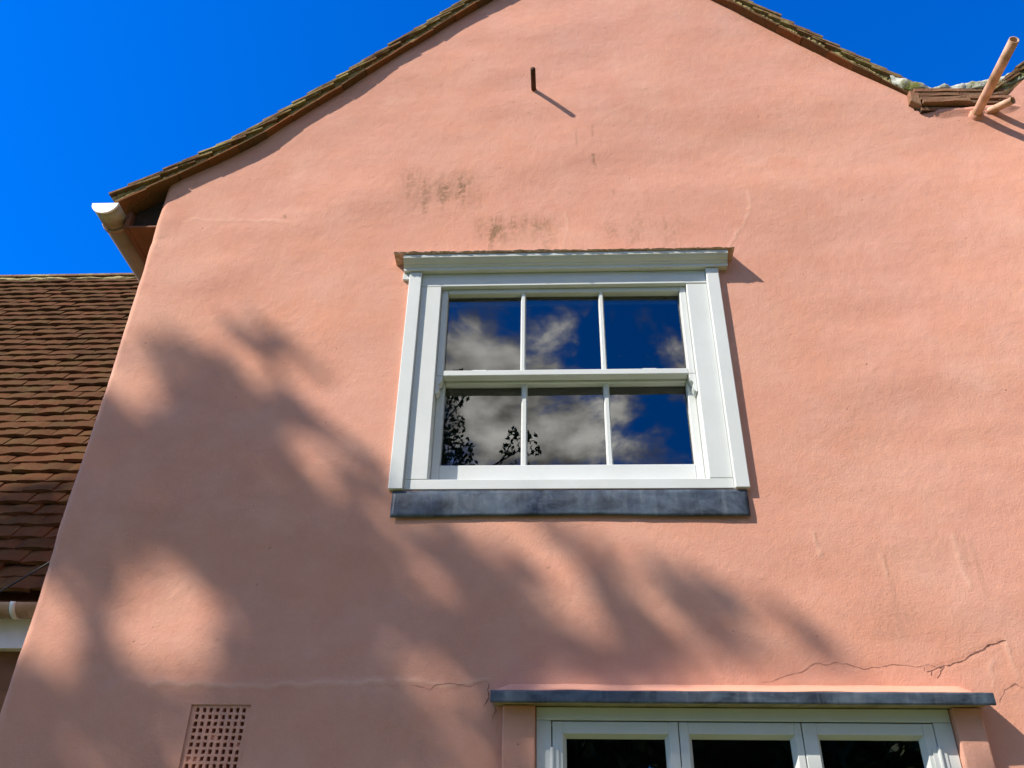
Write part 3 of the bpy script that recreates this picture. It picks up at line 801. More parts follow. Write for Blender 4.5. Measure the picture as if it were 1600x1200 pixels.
# ------------------------------------------------------------------ the white sash window
sash = None
def build_sash():
    global sash
    YA, YF, YU, YL = -0.024, -0.005, 0.018, 0.068
    # the box frame is the window's main piece: linings, head and bottom rail
    bm = bmesh.new()
    add_box(bm, -0.582, -0.4895, YF, 0.13, 3.122, 4.112, 0.0025)
    add_box(bm, 0.6355, 0.728, YF, 0.13, 3.122, 4.108, 0.0025)
    add_box(bm, -0.582, 0.728, YF, 0.13, 4.112, 4.187, 0.0025)
    add_box(bm, -0.582, 0.728, YF, 0.13, 3.077, 3.1215, 0.0025)
    sash = obj('sash_window', bm, WHITE, cottage)
    def part(name, bmx, m=WHITE, smooth=False): return obj(name, bmx, m, sash, smooth)
    for (x0, x1, z1) in ((-0.641, -0.5825, 4.186), (0.7285, 0.786, 4.186)):
        b = bmesh.new(); add_box(b, x0, x1, YA, 0.03, 3.072, z1, 0.003)
        part('architrave', b)
    b = bmesh.new(); add_box(b, -0.673, -0.6415, -0.014, 0.03, 4.150, 4.188, 0.002); part('end_block', b)
    # moulded head
    prof = [(0.02, 4.254), (-0.072, 4.250), (-0.0735, 4.246), (-0.072, 4.233), (-0.067, 4.231), (-0.062, 4.224), (-0.054, 4.217), (-0.044, 4.2125),
            (-0.044, 4.207), (-0.040, 4.205), (-0.034, 4.199), (-0.034, 4.188), (0.02, 4.188)]
    b = bmesh.new(); add_prism_yz(b, prof, -0.668, 0.829); part('moulded_head', b)
    # crumbling mortar ledge on top of it
    b = bmesh.new(); prev = None
    for i in range(161):
        x = -0.712 + i * 1.572 / 160; ring = []
        jag = 0.006 * noise.noise(Vector((x * 20, 0, 0))) + 0.004 * noise.noise(Vector((x * 70, 2, 0)))
        step = 0.005 if x < 0.06 else -0.002
        for (y, z) in ((0.03, 4.246), (-0.080 + jag * 0.5, 4.2525), (-0.084 + jag, 4.256 + step * 0.4), (-0.068 + 1.6 * jag, 4.264 + step + 0.6 * jag), (-0.03, 4.276 + step), (0.03, 4.302)):
            ring.append(b.verts.new((x, y + 0.003 * noise.noise(Vector((x * 45, z * 90, 4))), z + 0.002 * noise.noise(Vector((x * 60, z * 90, 9))))))
        if prev:
            for k in range(6): b.faces.new((prev[k], prev[(k + 1) % 6], ring[(k + 1) % 6], ring[k]))
        else: b.faces.new(ring)
        prev = ring
    b.faces.new(prev[::-1]); part('mortar_ledge', b, CRUST)
    # upper sash
    def sash_frame(name, y0, y1, x0, x1, z0, z1, st, top, bot, bars, barw):
        b = bmesh.new()
        add_box(b, x0, x0 + st, y0, y1, z0, z1, 0.003); add_box(b, x1 - st, x1, y0, y1, z0, z1, 0.003)
        add_box(b, x0 + st, x1 - st, y0, y1, z1 - top, z1, 0.003); add_box(b, x0 + st, x1 - st, y0, y1, z0, z0 + bot, 0.003)
        o = part(name, b)
        for xb in bars:
            b = bmesh.new(); add_prism_bar(b, xb, barw, y0 + 0.004, y1, z0 + bot, z1 - top)
            part('glazing_bar', b)
        return o
    def add_prism_bar(b, xc, w, y0, y1, z0, z1):
        h = w / 2
        pr = [(xc - h, y1), (xc - h, y0 + 0.012), (xc - h * 0.55, y0), (xc + h * 0.55, y0), (xc + h, y0 + 0.012), (xc + h, y1)]
        lo = [b.verts.new((x, y, z0)) for x, y in pr]; hi = [b.verts.new((x, y, z1)) for x, y in pr]
        n = len(pr); b.faces.new(lo); b.faces.new(hi[::-1])
        for k in range(n): b.faces.new((lo[k], lo[(k + 1) % n], hi[(k + 1) % n], hi[k]))
    bars_u = (-0.110, 0.246); bars_l = (-0.104, 0.253)
    sash_frame('upper_sash', YU, YU + 0.046, -0.4885, 0.6345, 3.632, 4.1105, 0.0295, 0.024, 0.029, bars_u, 0.023)
    sash_frame('lower_sash', YL, YL + 0.046, -0.4885, 0.6345, 3.1225, 3.664, 0.034, 0.042, 0.0995, bars_l, 0.026)
    # stops that close the sides in front of the lower sash
    for s, x in ((1, -0.4885), (-1, 0.6345)):
        prof = [(0, 3.6315), (0, 3.545), (0.004, 3.540), (0.012, 3.548), (0.018, 3.562), (0.017, 3.575), (0.012, 3.585), (0.015, 3.592), (0.024, 3.600), (0.029, 3.614), (0.0295, 3.6315)]
        b = bmesh.new(); add_prism_xz(b, [(x + s * a, z) for a, z in prof], YU, YU + 0.044, 0.0015); part('sash_horn', b)
    # small wedges on the meeting rail
    for x in (-0.30, 0.44):
        b = bmesh.new(); add_box(b, x - 0.03, x + 0.03, YU + 0.006, YU + 0.03, 3.6612, 3.666, 0.001); part('glazing_block', b)
    def pane(x0, x1, z0, z1, y):
        b = bmesh.new(); t = random.uniform(-0.0016, 0.0016); q = random.uniform(-0.0020, 0.0020)
        v = [b.verts.new(c) for c in ((x0, y - t, z0 ), (x1, y + t, z0 - 0), (x1, y + t + q, z1), (x0, y - t + q, z1))]
        b.faces.new(v); glass(b, sash)
    for x0, x1 in ((-0.459, -0.1215), (-0.0985, 0.2345), (0.2575, 0.605)): pane(x0, x1, 3.661, 4.0865, YU + 0.034)
    for x0, x1 in ((-0.4545, -0.117), (-0.091, 0.240), (0.266, 0.6005)): pane(x0, x1, 3.222, 3.622, YL + 0.034)
    b = bmesh.new(); add_box(b, -0.48, 0.626, 0.098, 0.112, 4.075, 4.1115, 0.003); part('blind_rail', b)
    # lead apron
    b = bmesh.new(); nxa = 90; nza = 8; g = []
    for i in range(nxa + 1):
        u = i / nxa; x = -0.623 + u * 1.396; col = []
        for j in range(nza + 1):
            v = j / nza
            zb = 2.953 + 0.006 * math.sin(u * 3.1) + 0.004 * noise.noise(Vector((x * 3, 1, 0)))
            z = 3.068 + (zb - 3.068) * v
            y = -0.012 - float(wall_offset(np.array([x]), np.array([z]))[0]) - 0.003 * math.sin(v * 2.6) + 0.004 * noise.noise(Vector((x * 4.5, v * 1.5, 5))) + 0.002 * noise.noise(Vector((x * 14, v * 4, 2)))
            col.append((b.verts.new((x, y, z)), b.verts.new((x, y + 0.003, z))))
        g.append(col)
    for i in range(nxa):
        for j in range(nza):
            for s in (0, 1): b.faces.new((g[i][j][s], g[i + 1][j][s], g[i + 1][j + 1][s], g[i][j + 1][s]))
        for j in (0, nza): b.faces.new((g[i][j][0], g[i + 1][j][0], g[i + 1][j][1], g[i][j][1]))
    for i in (0, nxa):
        for j in range(nza): b.faces.new((g[i][j][0], g[i][j + 1][0], g[i][j + 1][1], g[i][j][1]))
    part('lead_apron', b, LEAD, True)
build_sash()

# ------------------------------------------------------------------ the lower casement window under its lead canopy
def build_casement():
    Y0 = -0.018
    zt, zb = 2.248, 0.95
    bm = bmesh.new()
    add_box(bm, -0.052, -0.001, Y0, 0.10, zb, 2.2045, 0.002); add_box(bm, 1.274, 1.334, Y0, 0.10, zb, 2.2045, 0.002)
    add_box(bm, -0.052, 1.334, Y0, 0.10, 2.2055, zt, 0.002); add_box(bm, -0.052, 1.334, Y0 - 0.04, 0.10, zb - 0.05, zb - 0.001, 0.003)
    win = obj('casement_window', bm, WHITE, cottage)
    def part(name, b, m=WHITE, smooth=False): return obj(name, b, m, win, smooth)
    def leaf(name, x0, x1, gx0, gx1, gz1, y):
        b = bmesh.new()
        zz0 = zb + 0.004; zz1 = 2.2015
        add_box(b, x0, gx0 - 0.012, y, y + 0.05, zz0, zz1, 0.002); add_box(b, gx1 + 0.012, x1, y, y + 0.05, zz0, zz1, 0.002)
        add_box(b, gx0 - 0.012, gx1 + 0.012, y, y + 0.05, gz1 + 0.012, zz1, 0.002); add_box(b, gx0 - 0.012, gx1 + 0.012, y, y + 0.05, zz0, zz0 + 0.07, 0.002)
        # glazing bevel
        o = [(gx0 - 0.012, gz1 + 0.012), (gx1 + 0.012, gz1 + 0.012), (gx1 + 0.012, zz0 + 0.07), (gx0 - 0.012, zz0 + 0.07)]
        q = [(gx0, gz1), (gx1, gz1), (gx1, zz0 + 0.082), (gx0, zz0 + 0.082)]
        A = [b.verts.new((x, y + 0.004, z)) for x, z in o]; B = [b.verts.new((x, y + 0.026, z)) for x, z in q]
        for k in range(4): b.faces.new((A[k], A[(k + 1) % 4], B[(k + 1) % 4], B[k]))
        part(name, b)
        b = bmesh.new(); t = random.uniform(-0.0008, 0.0008)
        b.faces.new([b.verts.new(c) for c in ((gx0 - 0.004, y + 0.0265, zz0 + 0.07), (gx1 + 0.004, y + 0.0265 + t, zz0 + 0.07), (gx1 + 0.004, y + 0.0265 + t, gz1 + 0.004), (gx0 - 0.004, y + 0.0265, gz1 + 0.004))])
        glass(b, win)
    leaf('casement', 0.0025, 0.4265, 0.050, 0.382, 2.150, Y0 + 0.001)
    leaf('fixed_light', 0.4295, 0.8365, 0.472, 0.800, 2.151, Y0 + 0.002)
    leaf('casement', 0.8395, 1.271, 0.8985, 1.224, 2.152, Y0 + 0.001)
    for x, z in ((0.0015, 2.118), (1.2725, 2.128)):
        b = bmesh.new(); add_tube(b, [(x, Y0 - 0.004, z), (x, Y0 - 0.004, z - 0.085)], 0.007, 10)
        add_box(b, x - 0.022, x + 0.022, Y0 - 0.0035, Y0 + 0.0005, z - 0.08, z - 0.004); part('hinge', b)
    # canopy: boarded underside, lead front
    b = bmesh.new(); add_box(b, -0.196, 1.444, -0.094, 0.02, 2.2505, 2.262, 0.002); part('canopy_board', b, GUTTER)
    b = bmesh.new(); prev = None
    for i in range(121):
        x = -0.205 + i * 1.662 / 120; w = 0.0012 * noise.noise(Vector((x * 6, 0, 0))); ring = []
        for (y, z) in ((-0.092, 2.2455), (-0.103, 2.2445), (-0.105, 2.249), (-0.105, 2.279), (-0.102, 2.2835), (-0.05, 2.292), (0.0, 2.296), (0.0, 2.2635), (-0.092, 2.2625)):
            ring.append(b.verts.new((x, y + w + 0.0012 * noise.noise(Vector((x * 11, z * 60, 2))), z + w)))
        if prev:
            n = len(ring)
            for k in range(n): b.faces.new((prev[k], prev[(k + 1) % n], ring[(k + 1) % n], ring[k]))
        else: b.faces.new(ring)
        prev = ring
    b.faces.new(prev[::-1]); part('lead_canopy', b, LEAD)
    # sloped render fillet above the lead
    b = bmesh.new(); prev = None
    for i in range(100):
        x = -0.19 + i * 1.63 / 99; ring = []
        e = min(1.0, min(x + 0.19, 1.44 - x) / 0.05)
        for k in range(6):
            t = k / 5; y = -0.080 + 0.076 * t; z = 2.289 + (0.020 + 0.018 * t) * t * (0.5 + 0.5 * e) + 0.004 * noise.noise(Vector((x * 6, t * 2, 3)))
            ring.append(b.verts.new((x, y + 0.004 * noise.noise(Vector((x * 12, t * 3, 8))), z)))
        ring.append(b.verts.new((x, 0.03, 2.333))); ring.append(b.verts.new((x, 0.03, 2.285)))
        if prev:
            n = len(ring)
            for k in range(n): b.faces.new((prev[k], prev[(k + 1) % n], ring[(k + 1) % n], ring[k]))
        else: b.faces.new(ring)
        prev = ring
    b.faces.new(prev[::-1]); part('render_fillet', b, RENDER, True)
    # rendered piers that carry the canopy
    for (x0, x1) in ((-0.166, -0.0545), (1.3365, 1.432)):
        b = bmesh.new(); add_box(b, x0, x1, -0.042, 0.06, 0.0, 2.2495, 0.006, 2); part('render_pier', b, RENDER)
build_casement()

# ================================================================== things fixed on the wall
def build_rod():
    p = W(834, 141); b = bmesh.new()
    o = empty('iron_rod', p, 'dark rusty iron rod sticking out of the wall high above the sash window', 'rod')
    add_tube(b, [(p[0], 0.05, p[2]), (p[0] - 0.001, -0.07, p[2]), (p[0] - 0.002, -0.140, p[2] + 0.001)], 0.0135, 14)
    obj('bar', b, RUST, o, True)
    b = bmesh.new()
    ring = []
    for k in range(18):
        a = k * 2 * math.pi / 18; r = 0.019 + 0.006 * noise.noise(Vector((math.cos(a) * 2, math.sin(a) * 2, 1)))
        ring.append((p[0] + r * math.cos(a), p[2] + r * math.sin(a)))
    v0 = [b.verts.new((x, 0.0, z)) for x, z in ring]; v1 = [b.verts.new((p[0] + (x - p[0]) * 0.6, -0.008, p[2] + (z - p[2]) * 0.6)) for x, z in ring]
    for k in range(18): b.faces.new((v0[k], v0[(k + 1) % 18], v1[(k + 1) % 18], v1[k]))
    b.faces.new(v1); obj('mortar_collar', b, RENDER, o, True)
build_rod()
def pipe(base, vec, r, label, bend=0.0):
    o = empty('overflow_pipe', base, label, 'pipe', 'painted overflow pipes under the valley')
    b = bmesh.new(); n = 18; base = Vector(base); vec = Vector(vec); d = vec.normalized()
    a = d.cross(Vector((0, 0, 1))).normalized(); c = a.cross(d)
    st = []
    for t, rr in ((-0.12, r), (0.0, r), (0.5, r), (1.0, r), (1.0, r * 0.82), (0.80, r * 0.82)):
        ce = base + vec * t
        st.append([b.verts.new(ce + (a * math.cos(k * 2 * math.pi / n) + c * math.sin(k * 2 * math.pi / n)) * rr) for k in range(n)])
    for r0, r1 in zip(st, st[1:]):
        for k in range(n): b.faces.new((r0[k], r0[(k + 1) % n], r1[(k + 1) % n], r1[k]))
    obj('tube', b, PIPE, o, True)
    b = bmesh.new(); b.faces.new([b.verts.new(base + vec * 0.80 + (a * math.cos(k * 2 * math.pi / n) + c * math.sin(k * 2 * math.pi / n)) * r * 0.815) for k in range(n)])
    obj('bore_shade', b, HOLE_SHADE, o)  # dark disc standing for the shade inside the pipe
    b = bmesh.new(); rs = random.Random(int(r * 9000)); rg = []
    for lev, (rad, yy) in enumerate(((r * 1.9, 0.012), (r * 1.45, -0.010), (r * 1.12, -0.020))):
        rg.append([b.verts.new((base.x + rad * math.cos(k * 2 * math.pi / n) * rs.uniform(0.86, 1.14), yy + rs.uniform(-0.003, 0.003) + base.y, base.z + rad * math.sin(k * 2 * math.pi / n) * rs.uniform(0.86, 1.14))) for k in range(n)])
    for r0, r1 in zip(rg, rg[1:]):
        for k in range(n): b.faces.new((r0[k], r0[(k + 1) % n], r1[(k + 1) % n], r1[k]))
    b.faces.new(rg[-1]); obj('mortar_collar', b, RENDER, o, True)
p = W(1524, 181, -0.03)
pipe((p[0], -0.03, p[2]), (0, -0.445, 0.004), 0.0235, 'long pink painted pipe jutting forward below the valley at upper right')
p = W(1543, 175, -0.03)
pipe((p[0], -0.03, p[2]), (0.062, -0.115, -0.052), 0.0195, 'short stubby painted pipe beside the foot of the longer one')

# ------------------------------------------------------------------ rain gutter at the cottage's left eave
def half_gutter(bm, xc, zc, r, y0, y1, th=0.004, n=14, axis='y'):
    def pt(a, rr, t): return (xc + rr * math.cos(a), t, zc + rr * math.sin(a)) if axis == 'y' else (t, xc + rr * math.cos(a), zc + rr * math.sin(a))
    ang = [math.pi + k * math.pi / n for k in range(n + 1)]
    R = []
    for t in (y0, y1):
        R.append([bm.verts.new(pt(a, r, t)) for a in ang] + [bm.verts.new(pt(a, r - th, t)) for a in ang[::-1]])
    m = len(R[0])
    for k in range(m): bm.faces.new((R[0][k], R[0][(k + 1) % m], R[1][(k + 1) % m], R[1][k]))
    bm.faces.new(R[0]); bm.faces.new(R[1][::-1])
def build_gutter():
    xc, zc, r = -2.196, 4.628, 0.0655
    g = empty('rain_gutter', (xc, -0.06, zc), 'half round cream gutter with a white stop end under the left eave', 'gutter')
    b = bmesh.new(); half_gutter(b, xc, zc, r, -0.055, 0.072); obj('trough', b, GUTTER, g, True)
    b = bmesh.new(); half_gutter(b, xc, zc - 0.003, r + 0.0005, 0.074, 4.1); obj('trough', b, GUTTER_BOUNCE, g, True)
    b = bmesh.new(); half_gutter(b, xc, zc - 0.001, r + 0.006, 0.060, 0.082, 0.005); obj('joint_bracket', b, GUTTER_BOUNCE, g, True)
    b = bmesh.new(); n = 18
    f = [(xc + (r + 0.002) * math.cos(math.pi + k * math.pi / n), zc + (r + 0.002) * math.sin(math.pi + k * math.pi / n)) for k in range(n + 1)]
    add_prism_xz(b, f, -0.066, -0.0555, 0.0012); obj('stop_end', b, GUTTER_WHITE, g)
build_gutter()

# ================================================================== the tiled wing at the left
wing = empty('tiled_wing', (-3.2, 0.7, 0), 'low side wing with a steep brown clay tile roof and moss lined ridge', 'house')
def build_wing():
    pit = math.radians(59); yE, zE = 0.70, 2.868; g = 0.1015; L = 4.46
    dy, dz = math.cos(pit), math.sin(pit)
    x_l, x_r = -7.2, -1.985
    yR, zR = yE + L * dy, zE + L * dz
    # boarding and the far slope close the roof
    bm = bmesh.new()
    def quad(*c): bm.faces.new([bm.verts.new(q) for q in c])
    quad((x_l, yE + 0.03, zE), (x_r + 0.02, yE + 0.03, zE), (x_r + 0.02, yR + 0.03, zR), (x_l, yR + 0.03, zR))
    quad((x_l, yR + 0.03, zR), (x_r + 0.02, yR + 0.03, zR), (x_r + 0.02, yR + 2.6, zE), (x_l, yR + 2.6, zE))
    roof_w = obj('roof', bm, TILE, wing)
    box_obj('wall', x_l, x_r, 0.86, 6.0, 0.0, 2.80, BRICK, wing, 0.004)
    meshes = [tile_mesh('roof_tile', 0.262, 0.1625, 0.0195, 100 + k, TILE, sx=3, sy=3, rough=0.0035, camber=0.004, cross=0.0045) for k in range(8)]
    rest = bmesh.new()
    rs = random.Random(12); count = 0
    rows = int(L / g)
    tilt = math.asin(0.0205 / g)
    for k in range(rows):
        s = k * g; y = yE + s * dy; z = zE + s * dz
        x = x_l + (0.0825 if k % 2 else 0) + rs.uniform(-0.01, 0.01)
        wav = rs.uniform(-0.004, 0.004)
        while x < x_r - 0.02:
            wdt = 0.1655
            sag = 0.006 * noise.noise(Vector((x * 1.3, k * 0.35, 2))) + 0.0035 * noise.noise(Vector((x * 5, k * 0.9, 6)))
            lift = 0.030 + 0.007 * noise.noise(Vector((x * 3, k * 1.7, 9))) + rs.uniform(0.0, 0.011)
            ang = pit - tilt + rs.uniform(-0.02, 0.02)
            sx_ = s + sag * 2 + rs.uniform(-0.003, 0.003) + wav
            py = yE + sx_ * dy - math.sin(pit) * lift; pz = zE + sx_ * dz + math.cos(pit) * lift
            # local x up the slope (+y,+z), local y along -x .. width
            mt = Matrix.Translation((x + wdt, py, pz)) @ Matrix.Rotation(math.pi / 2 + rs.uniform(-0.02, 0.02), 4, 'Z') @ Matrix.Rotation(-ang, 4, 'Y') @ Matrix.Rotation(rs.uniform(-0.02, 0.02), 4, 'X')
            cx, cy = photo_xy(x + 0.08, py, pz)
            # is it in view: inside the frame and left of the gable's corner
            edge = XL * (D + py) / D
            if -45 < cx < 260 and x < edge + 0.02 and cy < 990 and count < 300:
                o = bpy.data.objects.new('roof_tile', rs.choice(meshes)); C.objects.link(o); o.matrix_basis = mt
                o.parent = roof_w; count += 1
                o.matrix_parent_inverse = Matrix.Identity(4)
            else:
                vs = [rest.verts.new(mt @ Vector(c)) for c in ((0, 0, 0), (0.262, 0, 0), (0.262, .1635, 0), (0, .1635, 0), (0, 0, .013), (0.262, 0, .013), (0.262, .1635, .013), (0, .1635, .013))]
                for f in ((0, 3, 2, 1), (4, 5, 6, 7), (0, 1, 5, 4), (2, 3, 7, 6), (0, 4, 7, 3), (1, 2, 6, 5)): rest.faces.new([vs[t] for t in f])
            x += wdt
    print('wing tiles', count)
    o = obj('outer_roof_tiles', rest, TILE, roof_w); o['kind'] = 'stuff'; o.matrix_parent_inverse = Matrix.Identity(4)
    # ridge tiles bedded in pale mossy mortar
    x = x_l; rs = random.Random(8)
    while x < x_r - 0.1:
        b = bmesh.new(); w = 0.31; n = 7; R0 = []
        for t in (0, w):
            ring = []
            for rr in (0.115, 0.10):
                for k in range(n + 1):
                    a = math.radians(20) + k * math.radians(140) / n
                    ring.append(b.verts.new((x + t, yR + 0.02 + rr * math.cos(a), zR - 0.055 + rr * math.sin(a) + rs.uniform(-0.002, 0.002))))
            R0.append(ring[:n + 1] + ring[n + 1:][::-1])
        m = len(R0[0])
        for k in range(m): b.faces.new((R0[0][k], R0[0][(k + 1) % m], R0[1][(k + 1) % m], R0[1][k]))
        b.faces.new(R0[0]); b.faces.new(R0[1][::-1]); obj('ridge_tile', b, VTILE, wing)
        x += 0.315
    b = bmesh.new(); prev = None
    for i in range(220):
        x = x_l + i * (x_r - x_l) / 219; ring = []
        for (yy, zz) in ((-0.115, -0.070), (-0.125, -0.045), (-0.105, -0.015), (-0.07, 0.0), (-0.05, -0.08)):
            ring.append(b.verts.new((x, yR + 0.02 + yy + 0.012 * noise.noise(Vector((x * 9, zz * 30, 1))), zR + zz - 0.02 + 0.012 * noise.noise(Vector((x * 14, zz * 20, 5))))))
        if prev:
            for k in range(5): b.faces.new((prev[k], prev[(k + 1) % 5], ring[(k + 1) % 5], ring[k]))
        prev = ring
    obj('ridge_mortar', b, MORTAR, wing)
    box_obj('fascia_board', x_l, x_r, 0.785, 0.81, 2.66, 2.86, GUTTER_WHITE, wing, 0.002)
    box_obj('soffit_board', x_l, x_r, 0.81, 0.86, 2.665, 2.68, GUTTER_WHITE, wing, 0.002)
    gt = empty('rain_gutter', (-3.0, 0.68, 2.83), 'cream gutter along the low eave of the tiled wing', 'gutter')
    b = bmesh.new(); half_gutter(b, 0.715, 2.836, 0.058, x_l, x_r - 0.01, 0.004, 14, 'x'); obj('trough', b, GUTTER, gt, True)
    for xx in (-2.46, -3.3, -4.1):
        b = bmesh.new(); half_gutter(b, 0.715, 2.837, 0.063, xx - 0.012, xx + 0.012, 0.004, 14, 'x'); obj('bracket', b, GUTTER_WHITE, gt, True)
    # thin black cable sagging across the roof foot
    c0 = np.array([-3.30, 0.55, 2.70]); 
    a = W(-120, 990, 0.45); e = W(84, 868, 0.45)
    e2 = e + (e - a) * 0.8
    cb = bmesh.new(); pts = []
    for t in np.linspace(0, 1, 16):
        q = a + (e2 - a) * t; pts.append((q[0], q[1], q[2] - 0.10 * t * (1 - t)))
    add_tube(cb, pts, 0.004, 8)
    tag(obj('cable', cb, CABLE, None, True), 'thin black cable crossing the foot of the brown tiled roof', 'cable')
build_wing()

# ================================================================== trees behind the viewer
def leaf_mesh(name, pts, size, material, seed, shape=0.55, sizes=None):
    r = np.random.default_rng(seed); n = len(pts); pts = np.asarray(pts)
    a = r.normal(size=(n, 3)); a /= np.linalg.norm(a, axis=1)[:, None]
    b = r.normal(size=(n, 3)); b -= (b * a).sum(1)[:, None] * a; b /= np.linalg.norm(b, axis=1)[:, None]
    c = np.cross(a, b); s = (size * r.uniform(0.7, 1.3, n))[:, None]
    if sizes is not None: s = s * np.asarray(sizes)[:, None]
    v0 = pts - a * s * 0.5; v1 = pts + b * s * shape * 0.5 + c * s * 0.06; v2 = pts + a * s * 0.5; v3 = pts - b * s * shape * 0.5 + c * s * 0.06
    co = np.stack([v0, v1, v2, v3], 1).reshape(-1, 3).astype(np.float32)
    me = bpy.data.meshes.new(name)
    me.vertices.add(4 * n); me.vertices.foreach_set('co', co.ravel())
    me.loops.add(4 * n); me.loops.foreach_set('vertex_index', np.arange(4 * n, dtype=np.int32))
    me.polygons.add(n); me.polygons.foreach_set('loop_start', np.arange(0, 4 * n, 4, dtype=np.int32))
    me.update(calc_edges=True)
    me.materials.append(material)
    return me
def limb(bm, p, q, r0, r1, seed, seg=6, wob=0.06):
    rs = random.Random(seed); p = Vector(p); q = Vector(q); L = (q - p).length; pts = []
    for i in range(seg + 1):
        t = i / seg; w = wob * L * math.sin(math.pi * t)
        pts.append(p.lerp(q, t) + Vector((rs.uniform(-w, w), rs.uniform(-w, w), rs.uniform(-w, w) * 0.5)))
    add_tube(bm, pts, [r0 + (r1 - r0) * i / seg for i in range(seg + 1)], 8)

# strokes of foliage measured where their shade falls on the wall: capsule in the photo, radius px, how much leaf (+) or gap (-)
SHADE = [((230, 535), (350, 590), 32, 0.6), ((190, 665), (410, 655), 66, 0.95), ((300, 640), (520, 860), 82, 1.0), ((140, 760), (500, 800), 105, 1.0),
         ((400, 870), (700, 960), 115, 1.0), ((540, 880), (770, 1000), 75, 1.0), ((700, 940), (830, 1010), 55, 0.85), ((-60, 1130), (800, 1150), 85, 0.85), ((-60, 1330), (700, 1350), 120, 0.9),
         ((60, 850), (150, 860), 60, 0.9), ((430, 610), (570, 740), 20, 0.65), ((610, 810), (760, 900), 26, 0.5), ((690, 830), (820, 910), 36, 0.55),
         ((850, 835), (950, 900), 22, 0.7), ((950, 900), (1000, 1030), 34, 0.85), ((1000, 1030), (1160, 1055), 30, 0.6), ((1010, 910), (1150, 960), 34, 0.35),
         ((1150, 945), (1310, 1020), 24, 0.5), ((930, 880), (1100, 1000), 60, 0.22), ((830, 1010), (1000, 1060), 30, 0.7), ((700, 1150), (1100, 1180), 40, 0.5),
         ((395, 520), (470, 560), 30, 0.12), ((560, 930), (830, 1025), 58, 1.0), ((430, 620), (600, 770), 15, 0.7), ((150, 900), (165, 1090), 26, 1.0), ((40, 870), (340, 865), 34, 1.0), ((370, 960), (400, 1080), 34, 1.0)]
GAPS = [((93, 960), (103, 1040), 25, 1.0), ((210, 915), (325, 1005), 24, 0.9), ((330, 1000), (312, 1035), 17, 0.6), ((50, 1150), (70, 1180), 35, 0.5), ((205, 605), (220, 620), 24, 0.55),
        ((170, 745), (270, 800), 40, 0.3), ((460, 690), (530, 775), 24, 0.9), ((560, 830), (690, 925), 22, 0.5), ((860, 870), (925, 990), 40, 1.0), ((310, 880), (330, 900), 24, 0.4),
        ((1000, 930), (1060, 960), 22, 0.3)]
def shade_density(PX, PY):
    d = np.zeros_like(PX)
    for p, q, r, s in SHADE:
        k, _ = seg_dist(PX, PY, p, q); d = np.maximum(d, s * (1 - sstep(r * 0.62, r * 1.12, k)))
    for p, q, r, s in GAPS:
        k, _ = seg_dist(PX, PY, p, q); d = d * (1 - s * (1 - sstep(r * 0.70, r * 1.25, k)))
    return d
def build_shade_tree():
    ray = np.array([SUN.x, SUN.y, SUN.z]) / -SUN.y          # per metre of y, towards the sun
    N = 26000
    x = rng.uniform(-2.9, 1.9, N); z = rng.uniform(0.2, 4.4, N)
    PX, PY = photo_xy(x, np.zeros(N), z)
    d = shade_density(PX, PY)
    d = d * (0.45 + 0.55 * sstep(-0.30, 0.05, fbm(x * 3.4 + 5, z * 3.4, 3, 0.6)))
    d = np.where(PY > 1260, 0.75, d)
    n_per = 330.0 * 4.8 * 4.2 / N
    ok = rng.random(N) < d * n_per * 3.4
    x, z = x[ok], z[ok]
    # clumps whose shade falls on the foot of the tiled wing (measured where the rays cross the gable's plane)
    cl = [(-4.30, 4.92, 0.20, 130), (-4.12, 5.03, 0.14, 50), (-4.50, 5.50, 0.16, 45), (-4.25, 4.50, 0.28, 240), (-4.6, 5.0, 0.22, 120), (-3.9, 4.45, 0.2, 90), (-4.05, 4.74, 0.13, 50),
          (-3.2, 3.0, 0.5, 330), (-3.6, 3.9, 0.4, 260), (-3.0, 1.4, 0.8, 420)]
    for cx, cz, s, n in cl:
        x = np.concatenate([x, rng.normal(cx, s, n)]); z = np.concatenate([z, rng.normal(cz, s, n)])
    t = rng.uniform(4.0, 5.2, len(x))
    pts = np.stack([x, np.zeros_like(x), z], 1) + ray * t[:, None]
    tree = empty('shade_tree', (-8.4, -4.9, 0), 'tall leafy tree out to the left that throws dappled shade on the pink wall', 'tree')
    link_mesh('crown', leaf_mesh('crown', pts, 0.125, LEAF1, 5, 0.6), None, tree)
    bm = bmesh.new(); hub = Vector((-8.2, -4.8, 8.1))
    add_tube(bm, [(-8.4, -4.9, -0.1), (-8.35, -4.85, 0.9), (-8.5, -4.9, 2.8), (-8.25, -4.8, 5.6), hub], [0.42, 0.34, 0.28, 0.23, 0.19], 12)
    def sp(px, py, t): q = W(px, py); return Vector(q + ray * t)
    for k, (a, b_, r0) in enumerate(((( 500, 960, 4.65), (330, 640, 4.45), 0.11), ((520, 960, 4.65), (180, 800, 5.05), 0.09), ((540, 960, 4.75), (820, 960, 4.45), 0.08),
                                     ((820, 990, 4.45), (990, 1030, 4.35), 0.05), ((990, 1030, 4.35), (900, 860, 4.25), 0.035), ((1000, 1040, 4.35), (1290, 1015, 4.25), 0.03),
                                     ((500, 900, 4.65), (540, 740, 4.65), 0.05))):
        p_, q_ = sp(*a), sp(*b_); limb(bm, p_, q_, r0, r0 * 0.35, k)
        if k < 3: limb(bm, hub, p_, 0.17, r0, 30 + k)
    for k, (cx, cz, s, n) in enumerate(cl): limb(bm, hub, Vector(np.array([cx, 0, cz]) + ray * 4.6), 0.10, 0.025, 50 + k)
    obj('trunk', bm, BARK, tree, True)
build_shade_tree()

